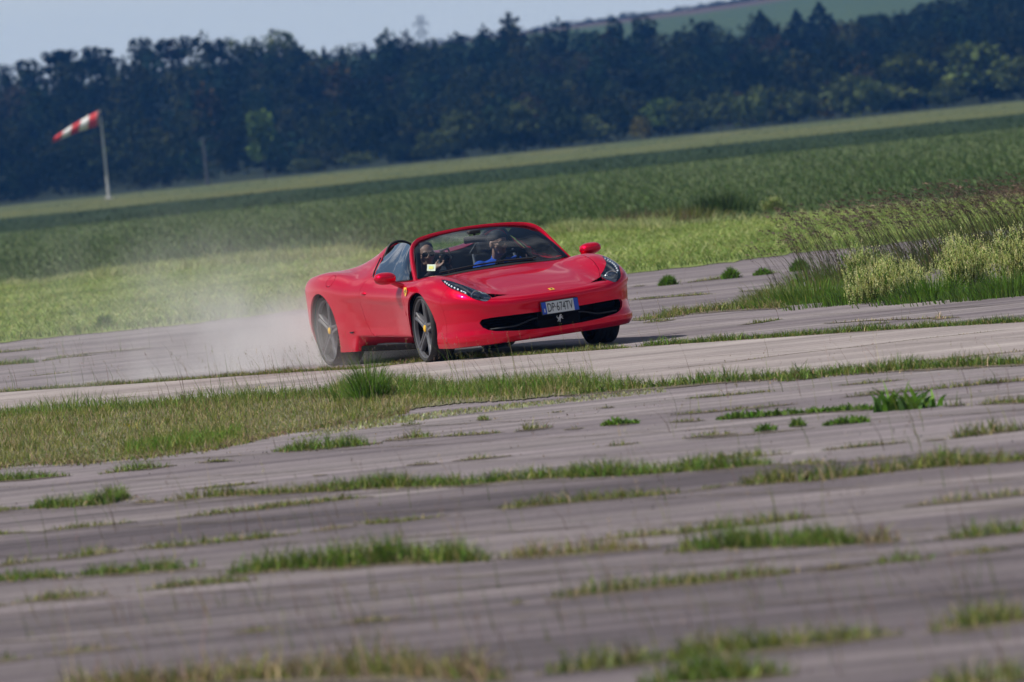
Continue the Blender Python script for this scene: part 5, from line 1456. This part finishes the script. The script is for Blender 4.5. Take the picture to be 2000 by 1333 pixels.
def trunk_mb(kind, g):
    mb = MB(); top = {'conifer': 2.1, 'pine': 1.5, 'bush': .5}.get(kind, 1.2)
    r0 = .055 if kind != 'bush' else .04
    mb.tube([(.02 * math.sin(i), .02 * math.cos(i * 1.3), -.55 + (top + .55) * i / 6) for i in range(7)], [r0 * (1 - .75 * i / 6) for i in range(7)], 7)
    if kind != 'conifer':
        for i in range(6):
            a = g.uniform(0, 6.28); z = g.uniform(.15, .8) * top; q = g.uniform(.4, .75)
            mb.tube([(0, 0, z), (q * .5 * math.cos(a), q * .5 * math.sin(a), z + .28), (q * math.cos(a), q * math.sin(a), z + .5)], [.024, .016, .006], 5)
    return mb

TREE_KIND = {}
def tree_proto(key, kind, seed, col, nq):
    V, F, t = crown(seed, kind, nq)
    c = np.clip(np.array(col)[None] * t[:, None] * np.exp(np.random.default_rng(seed).normal(0, .05, (len(t), 3))), 0, 1)
    cm = np_mesh('crown', V, F, c); cm.materials.append(M['leaf'])
    tb = trunk_mb(kind, np.random.default_rng(seed + 50)); o = tb.build('trunk', M['bark']); tm = o.data; bpy.data.objects.remove(o)
    TREE_KIND[key] = (cm, tm, .12 if kind == 'bush' else .50, float(np.percentile(V[:, 2], 99)), float(np.percentile(np.abs(V[:, 0]), 97)))
def plant_tree(key, name, loc, w, h, rz, label, group, cat='tree'):
    """w = crown width, h = whole height in metres"""
    cm, tm, z0, zt, rt = TREE_KIND[key]; r = empty(name, loc, rz); tag(r, label, cat, group)
    r.scale = (w / 2 / rt, w / 2 / rt, h / (zt + z0))
    for nm, me in (('crown', cm), ('trunk', tm)):
        o = bpy.data.objects.new(nm, me); COL.objects.link(o); o.parent = r; o.location = (0, 0, z0)
    return r
OLIVE, DARK, PALEG, BLUEG, FRESHG, RUST = (.066, .084, .028), (.022, .034, .017), (.095, .125, .036), (.016, .026, .018), (.085, .13, .030), (.075, .055, .024)
for i, (k, kd, c, nq) in enumerate([('olive', 'round', OLIVE, 900), ('dark', 'round', DARK, 900), ('pale', 'round', PALEG, 900), ('pine', 'pine', (.014, .024, .014), 700), ('conifer', 'conifer', BLUEG, 800),
                                   ('tall', 'tall', BLUEG, 900), ('fresh', 'round', FRESHG, 900), ('bush', 'bush', OLIVE, 800), ('palebush', 'bush', PALEG, 800), ('yellow', 'bush', (.13, .11, .02), 600), ('darkbush', 'bush', DARK, 800), ('talloliv', 'tall', (.085, .105, .03), 900)]):
    tree_proto(k, kd, 100 + i, c, nq)

def put(key, px, top, base, width, Y, label, group, name='broadleaf_tree', cat='tree'):
    b = at_depth(px, base, Y); t = at_depth(px, top, Y); z = float(land_z(b.x, Y))
    sc = F_PX / Y
    return plant_tree(key, name, (b.x, Y, z), width / sc, t.z - z, float(rng.uniform(0, 6.28)), label, group, cat)

EDGE = 'trees and bushes along the far edge of the field'
E_ = [('talloliv', 1788, 106, 216, 92, 'tall oval green tree standing above the bushes near the right edge'), ('pale', 1918, 84, 208, 120, 'broad pale tree with two leafy tops near the right edge'), ('olive', 1998, 112, 202, 90, 'round tree cut off by the right edge of the photo'),
      ('bush', 1850, 158, 214, 60, 'low bush between the oval tree and the broad pale tree'), ('palebush', 1705, 150, 228, 84, 'wide light green bush left of the oval tree'), ('bush', 1655, 148, 230, 90, 'olive bush beside the wide light green bush'),
      ('yellow', 1612, 196, 236, 50, 'low yellowish bush in front of the olive bush'), ('palebush', 1534, 172, 242, 76, 'light green rounded bush with bright top at the field edge'), ('bush', 1570, 182, 240, 60, 'small bush right of the bright rounded bush'),
      ('palebush', 1468, 172, 248, 80, 'light green bush left of the bright rounded bush'), ('bush', 1408, 182, 252, 74, 'brownish olive bush at the field edge, right of the gap'), ('bush', 1350, 196, 260, 80, 'low brownish bush on the field edge'),
      ('fresh', 1290, 194, 264, 76, 'fresh green small tree behind the yellow flowering bush'), ('yellow', 1252, 230, 270, 52, 'yellow flowering bush at the field edge'), ('darkbush', 1208, 202, 274, 80, 'dark round bush left of the yellow flowering bush'),
      ('bush', 1145, 226, 282, 100, 'low spreading bush below the dark tree group'), ('darkbush', 1085, 212, 288, 90, 'dark tree at the right end of the blossoming group'), ('olive', 1025, 198, 292, 84, 'tree with pale blossoming top in the dark group'),
      ('darkbush', 965, 208, 296, 90, 'dark leafy tree left of the pale blossoming top'), ('bush', 905, 218, 302, 100, 'dull olive bush at the left end of the dark group'), ('bush', 850, 256, 306, 70, 'lower olive bush left of the dark group'), ('darkbush', 795, 276, 312, 60, 'small dark bush fading into the wood'),
      ('fresh', 519, 216, 338, 62, 'single pale green tree in front of the dark wood'), ('bush', 600, 310, 330, 60, 'low bush right of the single pale green tree'), ('bush', 700, 298, 320, 70, 'low bush halfway between the pale tree and the dark group')]
for k, px, tp, bs, w, lb in E_: put(k, px, tp, bs, w, float(1120 + rng.uniform(-12, 12)), lb, EDGE, 'bush' if 'bush' in k or k == 'yellow' else 'broadleaf_tree', 'bush' if 'bush' in k or k == 'yellow' else 'tree')
SKY_ = 'trees standing out on the skyline'
S_ = [('pine', 150, 96, 128, 'flat topped pine leaning over the skyline above the windsock'), ('pine', 115, 100, 70, 'ragged pine at the left of the flat topped pine'), ('pine', 195, 112, 70, 'smaller pine at the right of the flat topped pine'), ('dark', 55, 118, 70, 'round dark tree at the left end of the skyline'), ('dark', 4, 128, 40, 'dark tree top at the left edge of the photo'),
      ('dark', 280, 76, 62, 'tall dark tree with a clear gap at its right on the skyline'), ('pine', 345, 74, 80, 'open crowned pine right of the gap in the skyline'), ('pine', 420, 78, 44, 'small round pine top on the skyline'), ('olive', 470, 76, 84, 'olive tree left of the highest crown on the skyline'), ('olive', 545, 64, 104, 'broad highest crown of the left skyline'),
      ('pale', 590, 104, 60, 'pale green tree below the broad highest crown'),
      ('conifer', 632, 90, 44, 'first pointed conifer right of the broad crown'), ('conifer', 668, 88, 40, 'second pointed conifer right of the broad crown'), ('conifer', 712, 84, 44, 'pointed conifer left of the pylon'), ('conifer', 748, 84, 40, 'thin conifer just left of the pylon'), ('conifer', 850, 75, 50, 'conifer just right of the pylon'),
      ('conifer', 898, 64, 46, 'tall pointed conifer halfway along the bare skyline'), ('conifer', 945, 58, 60, 'bushy conifer pair on the skyline'), ('conifer', 985, 54, 40, 'thin conifer right of the conifer pair'), ('conifer', 1004, 48, 48, 'tallest conifer right of the conifer pair'), ('conifer', 1070, 46, 40, 'last pointed conifer before the hill field'),
      ('tall', 1260, 34, 56, 'dark tree in front of the brown field strip'), ('tall', 1205, 40, 44, 'dark rounded tree left of the brown field strip'), ('dark', 1390, 42, 60, 'dark round tree below the green hill field'), ('conifer', 1492, 20, 100, 'tall pointed tree before the green hill field'), ('conifer', 1562, 18, 96, 'pointed tree between the two tall pointed trees'), ('conifer', 1608, 4, 120, 'tallest pointed tree before the green hill field'),
      ('dark', 1692, 32, 72, 'round tree right of the tallest pointed tree'), ('pine', 1750, 30, 80, 'spreading dark tree at the right of the hill field'), ('dark', 1835, 4, 110, 'large dark tree rising out of the top of the photo'), ('dark', 1940, -10, 120, 'dark tree mass at the top right corner')]
for k, px, tp, w, lb in S_:
    Y = float(1440 + rng.uniform(-10, 10)); b = at_depth(px, 100, Y); z = float(land_z(b.x, Y)); t = at_depth(px, tp, Y).z
    h = max(t - z, 4.0) if k != 'conifer' else max(t - z, 7.0)
    plant_tree(k, 'conifer' if k == 'conifer' else ('pine_tree' if k == 'pine' else 'broadleaf_tree'), (b.x, Y, t - h), w / (F_PX / Y), h, float(rng.uniform(0, 6.28)), lb, SKY_)

# the wood itself: one dark mass of crowns climbing the slope
VV, FF, CC, nb = [], [], [], 0
protos = [crown(300 + i, kd, nq) for i, (kd, nq) in enumerate([('round', 420), ('round', 420), ('tall', 400), ('round', 420), ('conifer', 380)])]
wc = [(.010, .017, .009), (.022, .030, .012), (.014, .030, .017), (.036, .040, .016), (.046, .034, .018), (.006, .010, .009)]
for Y in np.arange(1138, 1462, 20):
    for x in np.arange(-135, 136, 5.2):
        xx = x + rng.uniform(-2.2, 2.2); yy = Y + rng.uniform(-8, 8); z = float(land_z(xx, yy))
        V, F, t = protos[int(rng.choice(5, p=[.27, .25, .15, .25, .08]))]
        w = rng.uniform(3.0, 5.2); h = rng.uniform(6.0, 9.8); a = rng.uniform(0, 6.28)
        if Y < 1150: h *= .7
        ca, sa = math.cos(a), math.sin(a)
        P = np.stack([(V[:, 0] * ca - V[:, 1] * sa) * w + xx, (V[:, 0] * sa + V[:, 1] * ca) * w + yy, V[:, 2] * h / 2.1 + z - .3], 1)
        col = np.array(wc[int(rng.choice(6, p=[.28, .24, .2, .14, .04, .10]))]) * rng.uniform(.5, 1.25)
        VV.append(P); FF.append(F + nb); CC.append(np.clip(col[None] * t[:, None], 0, 1)); nb += len(P)
tag(link('wood', np_mesh('wood', np.concatenate(VV), np.concatenate(FF), np.concatenate(CC)), M['leaf']), 'dark blue green wood covering the slope beyond the field', 'wood', kind='stuff')
# hedge along the crest of the far hill
VV, FF, CC, nb = [], [], [], 0
for x in np.arange(-260, 300, 1.7):
    V, F, t = protos[int(rng.integers(0, 2))]; w = rng.uniform(2.2, 3.6); h = rng.uniform(1.6, 3.0); y = RIDGE_Y - 12
    P = np.stack([V[:, 0] * w + x, V[:, 1] * w + y, V[:, 2] * h / 2.1 + float(land_z(x, y)) - .3], 1)
    VV.append(P); FF.append(F + nb); CC.append(np.clip(np.array([[.020, .028, .020]]) * t[:, None], 0, 1)); nb += len(P)
tag(link('hedge', np_mesh('hedge', np.concatenate(VV), np.concatenate(FF), np.concatenate(CC)), M['leaf']), 'thin dark hedge along the crest of the far hill', 'hedge', kind='stuff')

# ------------------------------------------------------------------ windsock, far post, pylon
WY = 860.0; sc = F_PX / WY
wb = at_depth(213, 390, WY); wt_ = at_depth(199, 232, WY); wh = wt_.z - float(land_z(wb.x, WY))
wsk = empty('windsock', (wb.x, WY, 0)); tag(wsk, 'red and white striped windsock blowing left from a tall white pole', 'windsock')
M['mast'] = mat('white_mast', (.55, .54, .52), rough=.6, var=.15, vscale=2)
M['sock_red'] = mat('sock_red', (.52, .035, .030), rough=.85, var=.1, vscale=3); M['sock_white'] = mat('sock_white', (.72, .71, .68), rough=.85, var=.06, vscale=3)
mb = MB(); mb.tube([(0, 0, wh * t) for t in np.linspace(0, 1, 8)], [.15 - .06 * t for t in np.linspace(0, 1, 8)], 12); mb.box((0, 0, .1), (.8, .8, .25), .03)
mb.build('pole', M['mast'], wsk, 50)
mb = MB(); c = Vector((-.30, 0, wh + .05))
mb.tube([c + Vector((0, .74 * math.cos(a), .74 * math.sin(a))) for a in np.linspace(0, 2 * math.pi, 25)[:-1]], .03, 6, closed=True)
mb.tube([(0, 0, wh - .7), (0, 0, wh + .85)], .05, 8); mb.tube([(0, 0, wh + .5), c + Vector((0, 0, .74))], .03, 6); mb.tube([(0, 0, wh - .6), c + Vector((0, 0, -.74))], .03, 6)
mb.build('swivel_frame', M['mast'], wsk, 50)
mb = MB(); rows, tt = [], np.linspace(0, 1, 41)
for t in tt:
    ang = R(10) + R(22) * t; r = .76 - .38 * t + .02 * math.sin(t * 31)
    cx, cz = -.30 - 4.85 * t * math.cos(R(19)), wh + .05 - 4.85 * (t * math.sin(R(14)) + .10 * t * t)
    rows.append([(cx + r * math.sin(a) * math.sin(ang) * .9, r * math.cos(a), cz + r * math.sin(a) * math.cos(ang)) for a in np.linspace(0, 2 * math.pi, 29)[:-1]])
mb.grid(rows, closed_v=True); k = 28
mb.m = [min(4, int(i // k / 40 * 5)) % 2 for i in range(len(mb.f))]
mb.build('sock', [M['sock_red'], M['sock_white']], wsk, 60)

pb = at_depth(405, 352, 1090.0); pt = at_depth(402, 268, 1090.0)
mb = MB(); hgt = pt.z - 0; mb.tube([(0, 0, hgt * t) for t in np.linspace(0, 1, 5)], [.20, .19, .18, .17, .15], 10); mb.box((0, 0, hgt - .3), (1.4, .12, .14), .02); mb.box((0, 0, .1), (.7, .7, .25), .03)
o = mb.build('utility_pole', mat('grey_pole', (.085, .085, .09), rough=.8, var=.2, vscale=2), None, 40); o.location = (pb.x, 1090, 0)
tag(o, 'faint grey pole standing before the dark wood right of the windsock', 'pole')

PY = 2850.0; p0 = at_depth(826, 90, PY); p1 = at_depth(822, 28, PY); zb = float(land_z(p0.x, PY)); H = p1.z - zb
M['steel'] = mat('galvanised_steel', (.22, .23, .24), rough=.6, var=.1)
pyl = empty('pylon', (p0.x, PY, zb)); tag(pyl, 'lattice power pylon rising faintly behind the wooded skyline', 'pylon')
mb = MB(); hw = lambda z: 1.9 * (1 - z / H) + .5
for sx in (-1, 1):
    for sy in (-1, 1): mb.tube([(sx * hw(z), sy * hw(z), z) for z in np.linspace(0, H * .97, 12)], .16, 5)
zz = np.linspace(0, H * .95, 13)
for a, b in zip(zz[:-1], zz[1:]):
    for sx in (-1, 1):
        for ax in (0, 1):
            q0 = (sx * hw(a), hw(a)); q1 = (sx * hw(b), hw(b))
            if ax: mb.tube([(-hw(a), sx * hw(a), a), (hw(b), sx * hw(b), b)], .10, 4); mb.tube([(hw(a), sx * hw(a), a), (-hw(b), sx * hw(b), b)], .10, 4)
            else: mb.tube([(sx * hw(a), -hw(a), a), (sx * hw(b), hw(b), b)], .10, 4)
mb.build('lattice_tower', M['steel'], pyl)
for f_, wd in ((.97, 1.3), (.90, 2.6), (.80, 2.2)):
    mb = MB()
    for s in (-1, 1):
        mb.tube([(0, 0, H * f_ + .7), (s * wd, 0, H * f_)], .13, 4); mb.tube([(0, 0, H * f_ - .5), (s * wd, 0, H * f_)], .13, 4); mb.tube([(s * wd * .95, 0, H * f_), (s * wd * .95, 0, H * f_ - 1.4)], .12, 5)
    mb.build('cross_arm', M['steel'], pyl)

# ------------------------------------------------------------------ plants that stand out
def tuft(name, px, py, n, h, w, spread, cols, wts, label, cat='grass tuft', group=None, lean=(.1, .7), ld=None, plume=None, leaf=None):
    c = px2g(px, py); v = Veg(); P = np.c_[rng.normal(0, spread[0], n), rng.normal(0, spread[1], n), np.zeros(n)]
    r = np.clip(np.hypot(P[:, 0] / spread[0], P[:, 1] / spread[1]) / 2.2, 0, 1)
    d = np.arctan2(P[:, 1], P[:, 0]) + rng.normal(0, .5, n) if ld is None else rng.normal(ld, .5, n)
    v.add(blades(P, h * (1.05 - .6 * r) * rng.uniform(.6, 1.15, n), rng.uniform(w * .7, w * 1.3, n), np.clip(rng.uniform(*lean, n) * (.5 + r), 0, 1.1), pal(n, cols, wts), lean_dir=d, seg=3))
    if plume:
        k, ph, pl, ps = plume; P = np.c_[rng.uniform(-1, 1, k) * spread[0] * 1.9, rng.normal(0, spread[1], k), np.zeros(k)]
        hh = ph * rng.uniform(.7, 1.15, k); dd = rng.normal(pl, .25, k); ln = rng.uniform(.25, .6, k)
        v.add(blades(P, hh, np.full(k, .0085), ln, pal(k, [(.10, .075, .045), (.09, .08, .04), (.10, .13, .04)], [.4, .3, .3]), lean_dir=dd, seg=3))
        for t, s_ in ((.98, 1), (.90, .8)):
            tip = P + np.stack([np.cos(dd) * ln * hh * t ** 1.8, np.sin(dd) * ln * hh * t ** 1.8, hh * t * np.sqrt(np.maximum(.08, 1 - (ln * t * .8) ** 2))], 1)
            dv = np.stack([np.cos(dd) * .75, np.sin(dd) * .75, np.full(k, .45 - .2)], 1)
            v.add(heads(tip, np.full(k, ps * s_) * rng.uniform(.7, 1.2, k), pal(k, [(.12, .085, .06), (.16, .12, .085), (.22, .17, .12)]), dv, 9))
    o = v.build(name, M['grass']); o.location = c; tag(o, label, cat, group); return o
def flowering(name, px, py, wd, ht, n, label, group):
    """stems carrying airy sprays of tiny cream flowers"""
    c = px2g(px, py); v = Veg(); k = 110
    P = np.c_[rng.normal(0, wd * .30, k), rng.normal(0, wd * .16, k), np.zeros(k)]; hh = ht * rng.uniform(.55, 1.08, k) * (1.05 - .5 * np.clip(np.abs(P[:, 0]) / wd, 0, 1)); dd = rng.uniform(0, 6.28, k); ln = rng.uniform(.05, .4, k)
    v.add(blades(P, hh, np.full(k, .007), ln, pal(k, [GREEN, DGREEN, YGREEN]), lean_dir=dd, seg=3))
    m = k * 14; s = np.repeat(np.arange(k), 14); t = rng.uniform(.12, .95, m)
    C = P[s] + np.stack([np.cos(dd[s]) * ln[s] * hh[s] * t ** 1.8, np.sin(dd[s]) * ln[s] * hh[s] * t ** 1.8, hh[s] * t * .97], 1)
    v.add(blades(C, rng.uniform(.03, .07, m), rng.uniform(.010, .018, m), rng.uniform(.3, 1, m), pal(m, [GREEN, FRESH, DGREEN, YGREEN])))
    m = n; s = rng.choice(k, m); t = .30 + .72 * rng.random(m) ** .8
    C = P[s] + np.stack([np.cos(dd[s]) * ln[s] * hh[s] * t ** 1.8, np.sin(dd[s]) * ln[s] * hh[s] * t ** 1.8, hh[s] * t], 1) + rng.normal(0, .022, (m, 3))
    v.add(heads(C, rng.uniform(.016, .032, m), pal(m, [(.70, .72, .28), (.54, .62, .20), (.80, .78, .40)], None, .12), None, 4))
    o = v.build(name, M['grass']); o.location = c; tag(o, label, 'plant', group); return o

tuft('grass_tuft', 722, 786, 420, .42, .009, (.085, .06), [FRESH, GREEN, DGREEN], [.45, .4, .15], 'tall dense bright green grass tuft in front of the car on the verge')
VG = 'grass tufts and bushes on the right verge'
tuft('plume_grass', 1715, 545, 700, .45, .009, (.45, .35), [GREEN, DGREEN, YGREEN, BROWN], [.4, .25, .25, .1], 'tall grass with dark drooping plumes behind the cream flowers', 'grass', VG, ld=3.1, plume=(160, .84, 3.05, .042))
tuft('plume_grass', 1880, 520, 900, .60, .009, (.55, .35), [GREEN, DGREEN, YGREEN, BROWN], [.4, .25, .25, .1], 'densest tall grass with dark plumes at the right edge', 'grass', VG, ld=3.1, plume=(260, .90, 3.05, .040))
tuft('plume_grass', 2010, 505, 800, .60, .009, (.45, .35), [GREEN, DGREEN, YGREEN, BROWN], [.4, .25, .25, .1], 'tall plumed grass cut off by the right edge', 'grass', VG, ld=3.1, plume=(240, .92, 3.05, .040))
tuft('plume_grass', 1600, 562, 500, .34, .008, (.28, .3), [GREEN, FRESH, YGREEN, BROWN], [.4, .25, .25, .1], 'lower plumed grass at the left end of the tall grass', 'grass', VG, ld=3.1, plume=(50, .58, 3.05, .034))
tuft('meadow_grass', 1590, 592, 1500, .26, .009, (.32, .22), [FRESH, GREEN, YGREEN], [.45, .35, .2], 'bright green thick grass left of the cream flowers', 'grass', VG)
tuft('meadow_grass', 1690, 592, 1100, .26, .009, (.30, .2), [FRESH, GREEN, DGREEN], [.45, .35, .2], 'bright green grass below the first cream flowers', 'grass', VG)
tuft('meadow_grass', 1825, 588, 1100, .28, .010, (.26, .2), [FRESH, GREEN, DGREEN], [.45, .35, .2], 'bright green grass between the two cream flowering bushes', 'grass', VG)
tuft('meadow_grass', 1510, 592, 1300, .20, .009, (.24, .25), [PALE, YGREEN, GREEN], [.3, .4, .3], 'pale silvery low plant clump at the left end of the right verge', 'grass', VG)
tuft('meadow_grass', 1975, 580, 1100, .28, .010, (.30, .2), [FRESH, GREEN, DGREEN], [.45, .35, .2], 'bright green grass under the flowers at the right edge', 'grass', VG)
FG = 'cream flowering bushes on the right verge'
flowering('flowering_plant', 1745, 590, .60, .42, 2900, 'wide low bush of cream flowers beside the bright grass', FG)
flowering('flowering_plant', 1690, 575, .35, .50, 1100, 'thin spray of cream flowers rising left of the wide bush', FG)
flowering('flowering_plant', 1895, 580, .48, .60, 3400, 'tall dense bush of cream flowers', FG)
flowering('flowering_plant', 1992, 572, .40, .60, 2600, 'cream flowering bush cut off by the right edge', FG)
flowering('flowering_plant', 1512, 416, .30, .30, 900, 'small yellow flowering plant far off at the edge of the crop', FG)
TG = 'small weed tufts on the concrete beyond the car'
for px, py, h, lb in ((1305, 558, .14, 'small bright weed tuft on the concrete just right of the car'), (1428, 545, .15, 'small weed tuft left of the plumed grass'), (1490, 538, .10, 'low wide weed patch below the cut grass'), (1562, 530, .17, 'weed tuft at the foot of the plumed grass'), (205, 640, .2, 'weed tuft at the lower edge of the cut grass, left of the dust')):
    tuft('weed_tuft', px, py, 420, h, .020, (.045, .045), [FRESH, GREEN], [.6, .4], lb, 'weed', TG)
RG = 'dull weeds between crop and cut grass'
for px, py, w, h, cols, lb in ((1235, 446, .55, .42, [BROWN, DGREEN, (.09, .075, .045)], 'brownish weeds at the crop edge right of the mirror'), (1330, 440, .5, .42, [BROWN, YGREEN, DGREEN], 'short brownish weeds beside the dark green weeds'), (1410, 420, .38, .60, [DGREEN, (.03, .05, .02)], 'dark green weed clump at the crop edge'), (1985, 390, .50, .27, [(.36, .20, .15), (.30, .19, .14), (.24, .15, .10)], 'reddish brown dry grass at the right end of the crop edge'), (407, 522, .12, .75, [PALE, STRAW], 'single pale tall stalk in the cut grass seen through the dust')):
    tuft('weed_patch', px, py, 900 if w > .2 else 14, h, .014, (w, .5 if w > .2 else .05), cols, None, lb, 'weed', RG)
# broad-leaved dock plant on a joint
def dock(px, py, n, ln, label):
    c = px2g(px, py); v = Veg()
    P = np.c_[rng.normal(0, .07, n), rng.normal(0, .03, n), np.zeros(n)]
    v.add(blades(P, rng.uniform(.6, 1.1, n) * ln, rng.uniform(.035, .055, n), rng.uniform(.4, 1.1, n), pal(n, [FRESH, (.07, .16, .03)]), seg=4))
    o = v.build('dock_plant', M['grass']); o.location = c; tag(o, label, 'plant', 'broad leaved plants on the concrete'); return o
dock(1748, 803, 26, .20, 'broad leaved bright green dock plant spreading over a joint'); dock(1796, 800, 22, .15, 'smaller broad leaved plant right beside the dock plant')
# yellow flowers
for px, py, lb in ((515, 782, 'little yellow flower on the left verge'), (262, 862, 'yellow flowering weed low in the left verge')):
    c = px2g(px, py); v = Veg(); P = rng.normal(0, .025, (7, 3)); P[:, 2] = np.abs(P[:, 2]) + .10
    v.add(blades(np.c_[P[:, :2] * .3, np.zeros(7)], P[:, 2], np.full(7, .005), np.full(7, .3), pal(7, [GREEN]))); v.add(heads(P, np.full(7, .016), pal(7, [(.70, .55, .02)], None, .1), None, 4))
    o = v.build('yellow_flower', M['grass']); o.location = c; tag(o, lb, 'flower')

# ------------------------------------------------------------------ dust thrown up by the car
rear = CARM @ Vector((-2.65, 0, 0)); DANG = math.atan2(.62, -.78)
dust_m = bpy.data.materials.new('dust'); dust_m.use_nodes = True
n_, l_ = dust_m.node_tree.nodes, dust_m.node_tree.links; n_.clear()
o_ = n_.new('ShaderNodeOutputMaterial'); pv_ = n_.new('ShaderNodeVolumePrincipled'); l_.new(pv_.outputs[0], o_.inputs['Volume'])
pv_.inputs['Color'].default_value = (.95, .94, .93, 1); pv_.inputs['Anisotropy'].default_value = .1
tc_ = n_.new('ShaderNodeTexCoord'); sp_ = n_.new('ShaderNodeSeparateXYZ'); l_.new(tc_.outputs['Object'], sp_.inputs[0])
def mth(op, a, b=None, c=None, clamp=False):
    m = n_.new('ShaderNodeMath'); m.operation = op; m.use_clamp = clamp
    for i, v in enumerate((a, b, c)):
        if v is None: continue
        if isinstance(v, (int, float)): m.inputs[i].default_value = v
        else: l_.new(v, m.inputs[i])
    return m.outputs[0]
sx, sy, szz = sp_.outputs
wid = mth('MULTIPLY_ADD', sx, .14, .66); hgt_ = mth('MULTIPLY_ADD', sx, .17, .40)
topf = n_.new('ShaderNodeMapRange'); topf.interpolation_type = 'SMOOTHSTEP'; topf.inputs[1].default_value = 2.2; topf.inputs[2].default_value = .9; l_.new(szz, topf.inputs[0])
lat = mth('POWER', 2.718, mth('MULTIPLY', mth('POWER', mth('DIVIDE', sy, wid), 2.0), -1.0))
ver = mth('POWER', 2.718, mth('MULTIPLY', mth('POWER', mth('DIVIDE', szz, hgt_), 1.5), -1.0))
fall = mth('POWER', 2.718, mth('DIVIDE', sx, -1.3))
rise = n_.new('ShaderNodeMapRange'); rise.inputs[1].default_value = -.9; rise.inputs[2].default_value = .5; l_.new(sx, rise.inputs[0])
endf = n_.new('ShaderNodeMapRange'); endf.inputs[1].default_value = 6.6; endf.inputs[2].default_value = 2.2; endf.interpolation_type = 'SMOOTHSTEP'; l_.new(sx, endf.inputs[0])
nz = n_.new('ShaderNodeTexNoise'); nz.inputs['Scale'].default_value = 1.7; nz.inputs['Detail'].default_value = 4; l_.new(tc_.outputs['Object'], nz.inputs['Vector'])
nr_ = n_.new('ShaderNodeMapRange'); nr_.inputs[1].default_value = .36; nr_.inputs[2].default_value = .68; nr_.inputs[3].default_value = .04; nr_.inputs[4].default_value = 1.8; l_.new(nz.outputs[0], nr_.inputs[0])
d_ = mth('MULTIPLY', mth('MULTIPLY', lat, ver), mth('MULTIPLY', fall, nr_.outputs[0]))
d_ = mth('MULTIPLY', mth('MULTIPLY', mth('MULTIPLY', d_, topf.outputs[0]), mth('MULTIPLY', rise.outputs[0], endf.outputs[0])), 4.2)
l_.new(d_, pv_.inputs['Density'])
mb = MB(); mb.box((3.9, 0, 1.25), (9.6, 6.0, 2.48)); dust = mb.build('dust_cloud', dust_m)
dust.location = (rear.x - .1, rear.y, 0); dust.rotation_euler = (0, 0, DANG)
tag(dust, 'pale dust cloud billowing behind the rear wheels of the red car', 'dust', kind='stuff')

# ------------------------------------------------------------------ the air
hz_m = bpy.data.materials.new('haze'); hz_m.use_nodes = True
n2, l2 = hz_m.node_tree.nodes, hz_m.node_tree.links; n2.clear()
o2 = n2.new('ShaderNodeOutputMaterial'); p2 = n2.new('ShaderNodeVolumePrincipled'); l2.new(p2.outputs[0], o2.inputs['Volume'])
p2.inputs['Color'].default_value = (.10, .34, .95, 1); p2.inputs['Density'].default_value = .000095; p2.inputs['Anisotropy'].default_value = 0.0
mb = MB(); mb.box((0, 1650, 32.0), (1240, 3420, 66.0)); hz = mb.build('haze', hz_m)
tag(hz, 'thin blue haze in the air over the field and the wood', 'haze', kind='stuff')
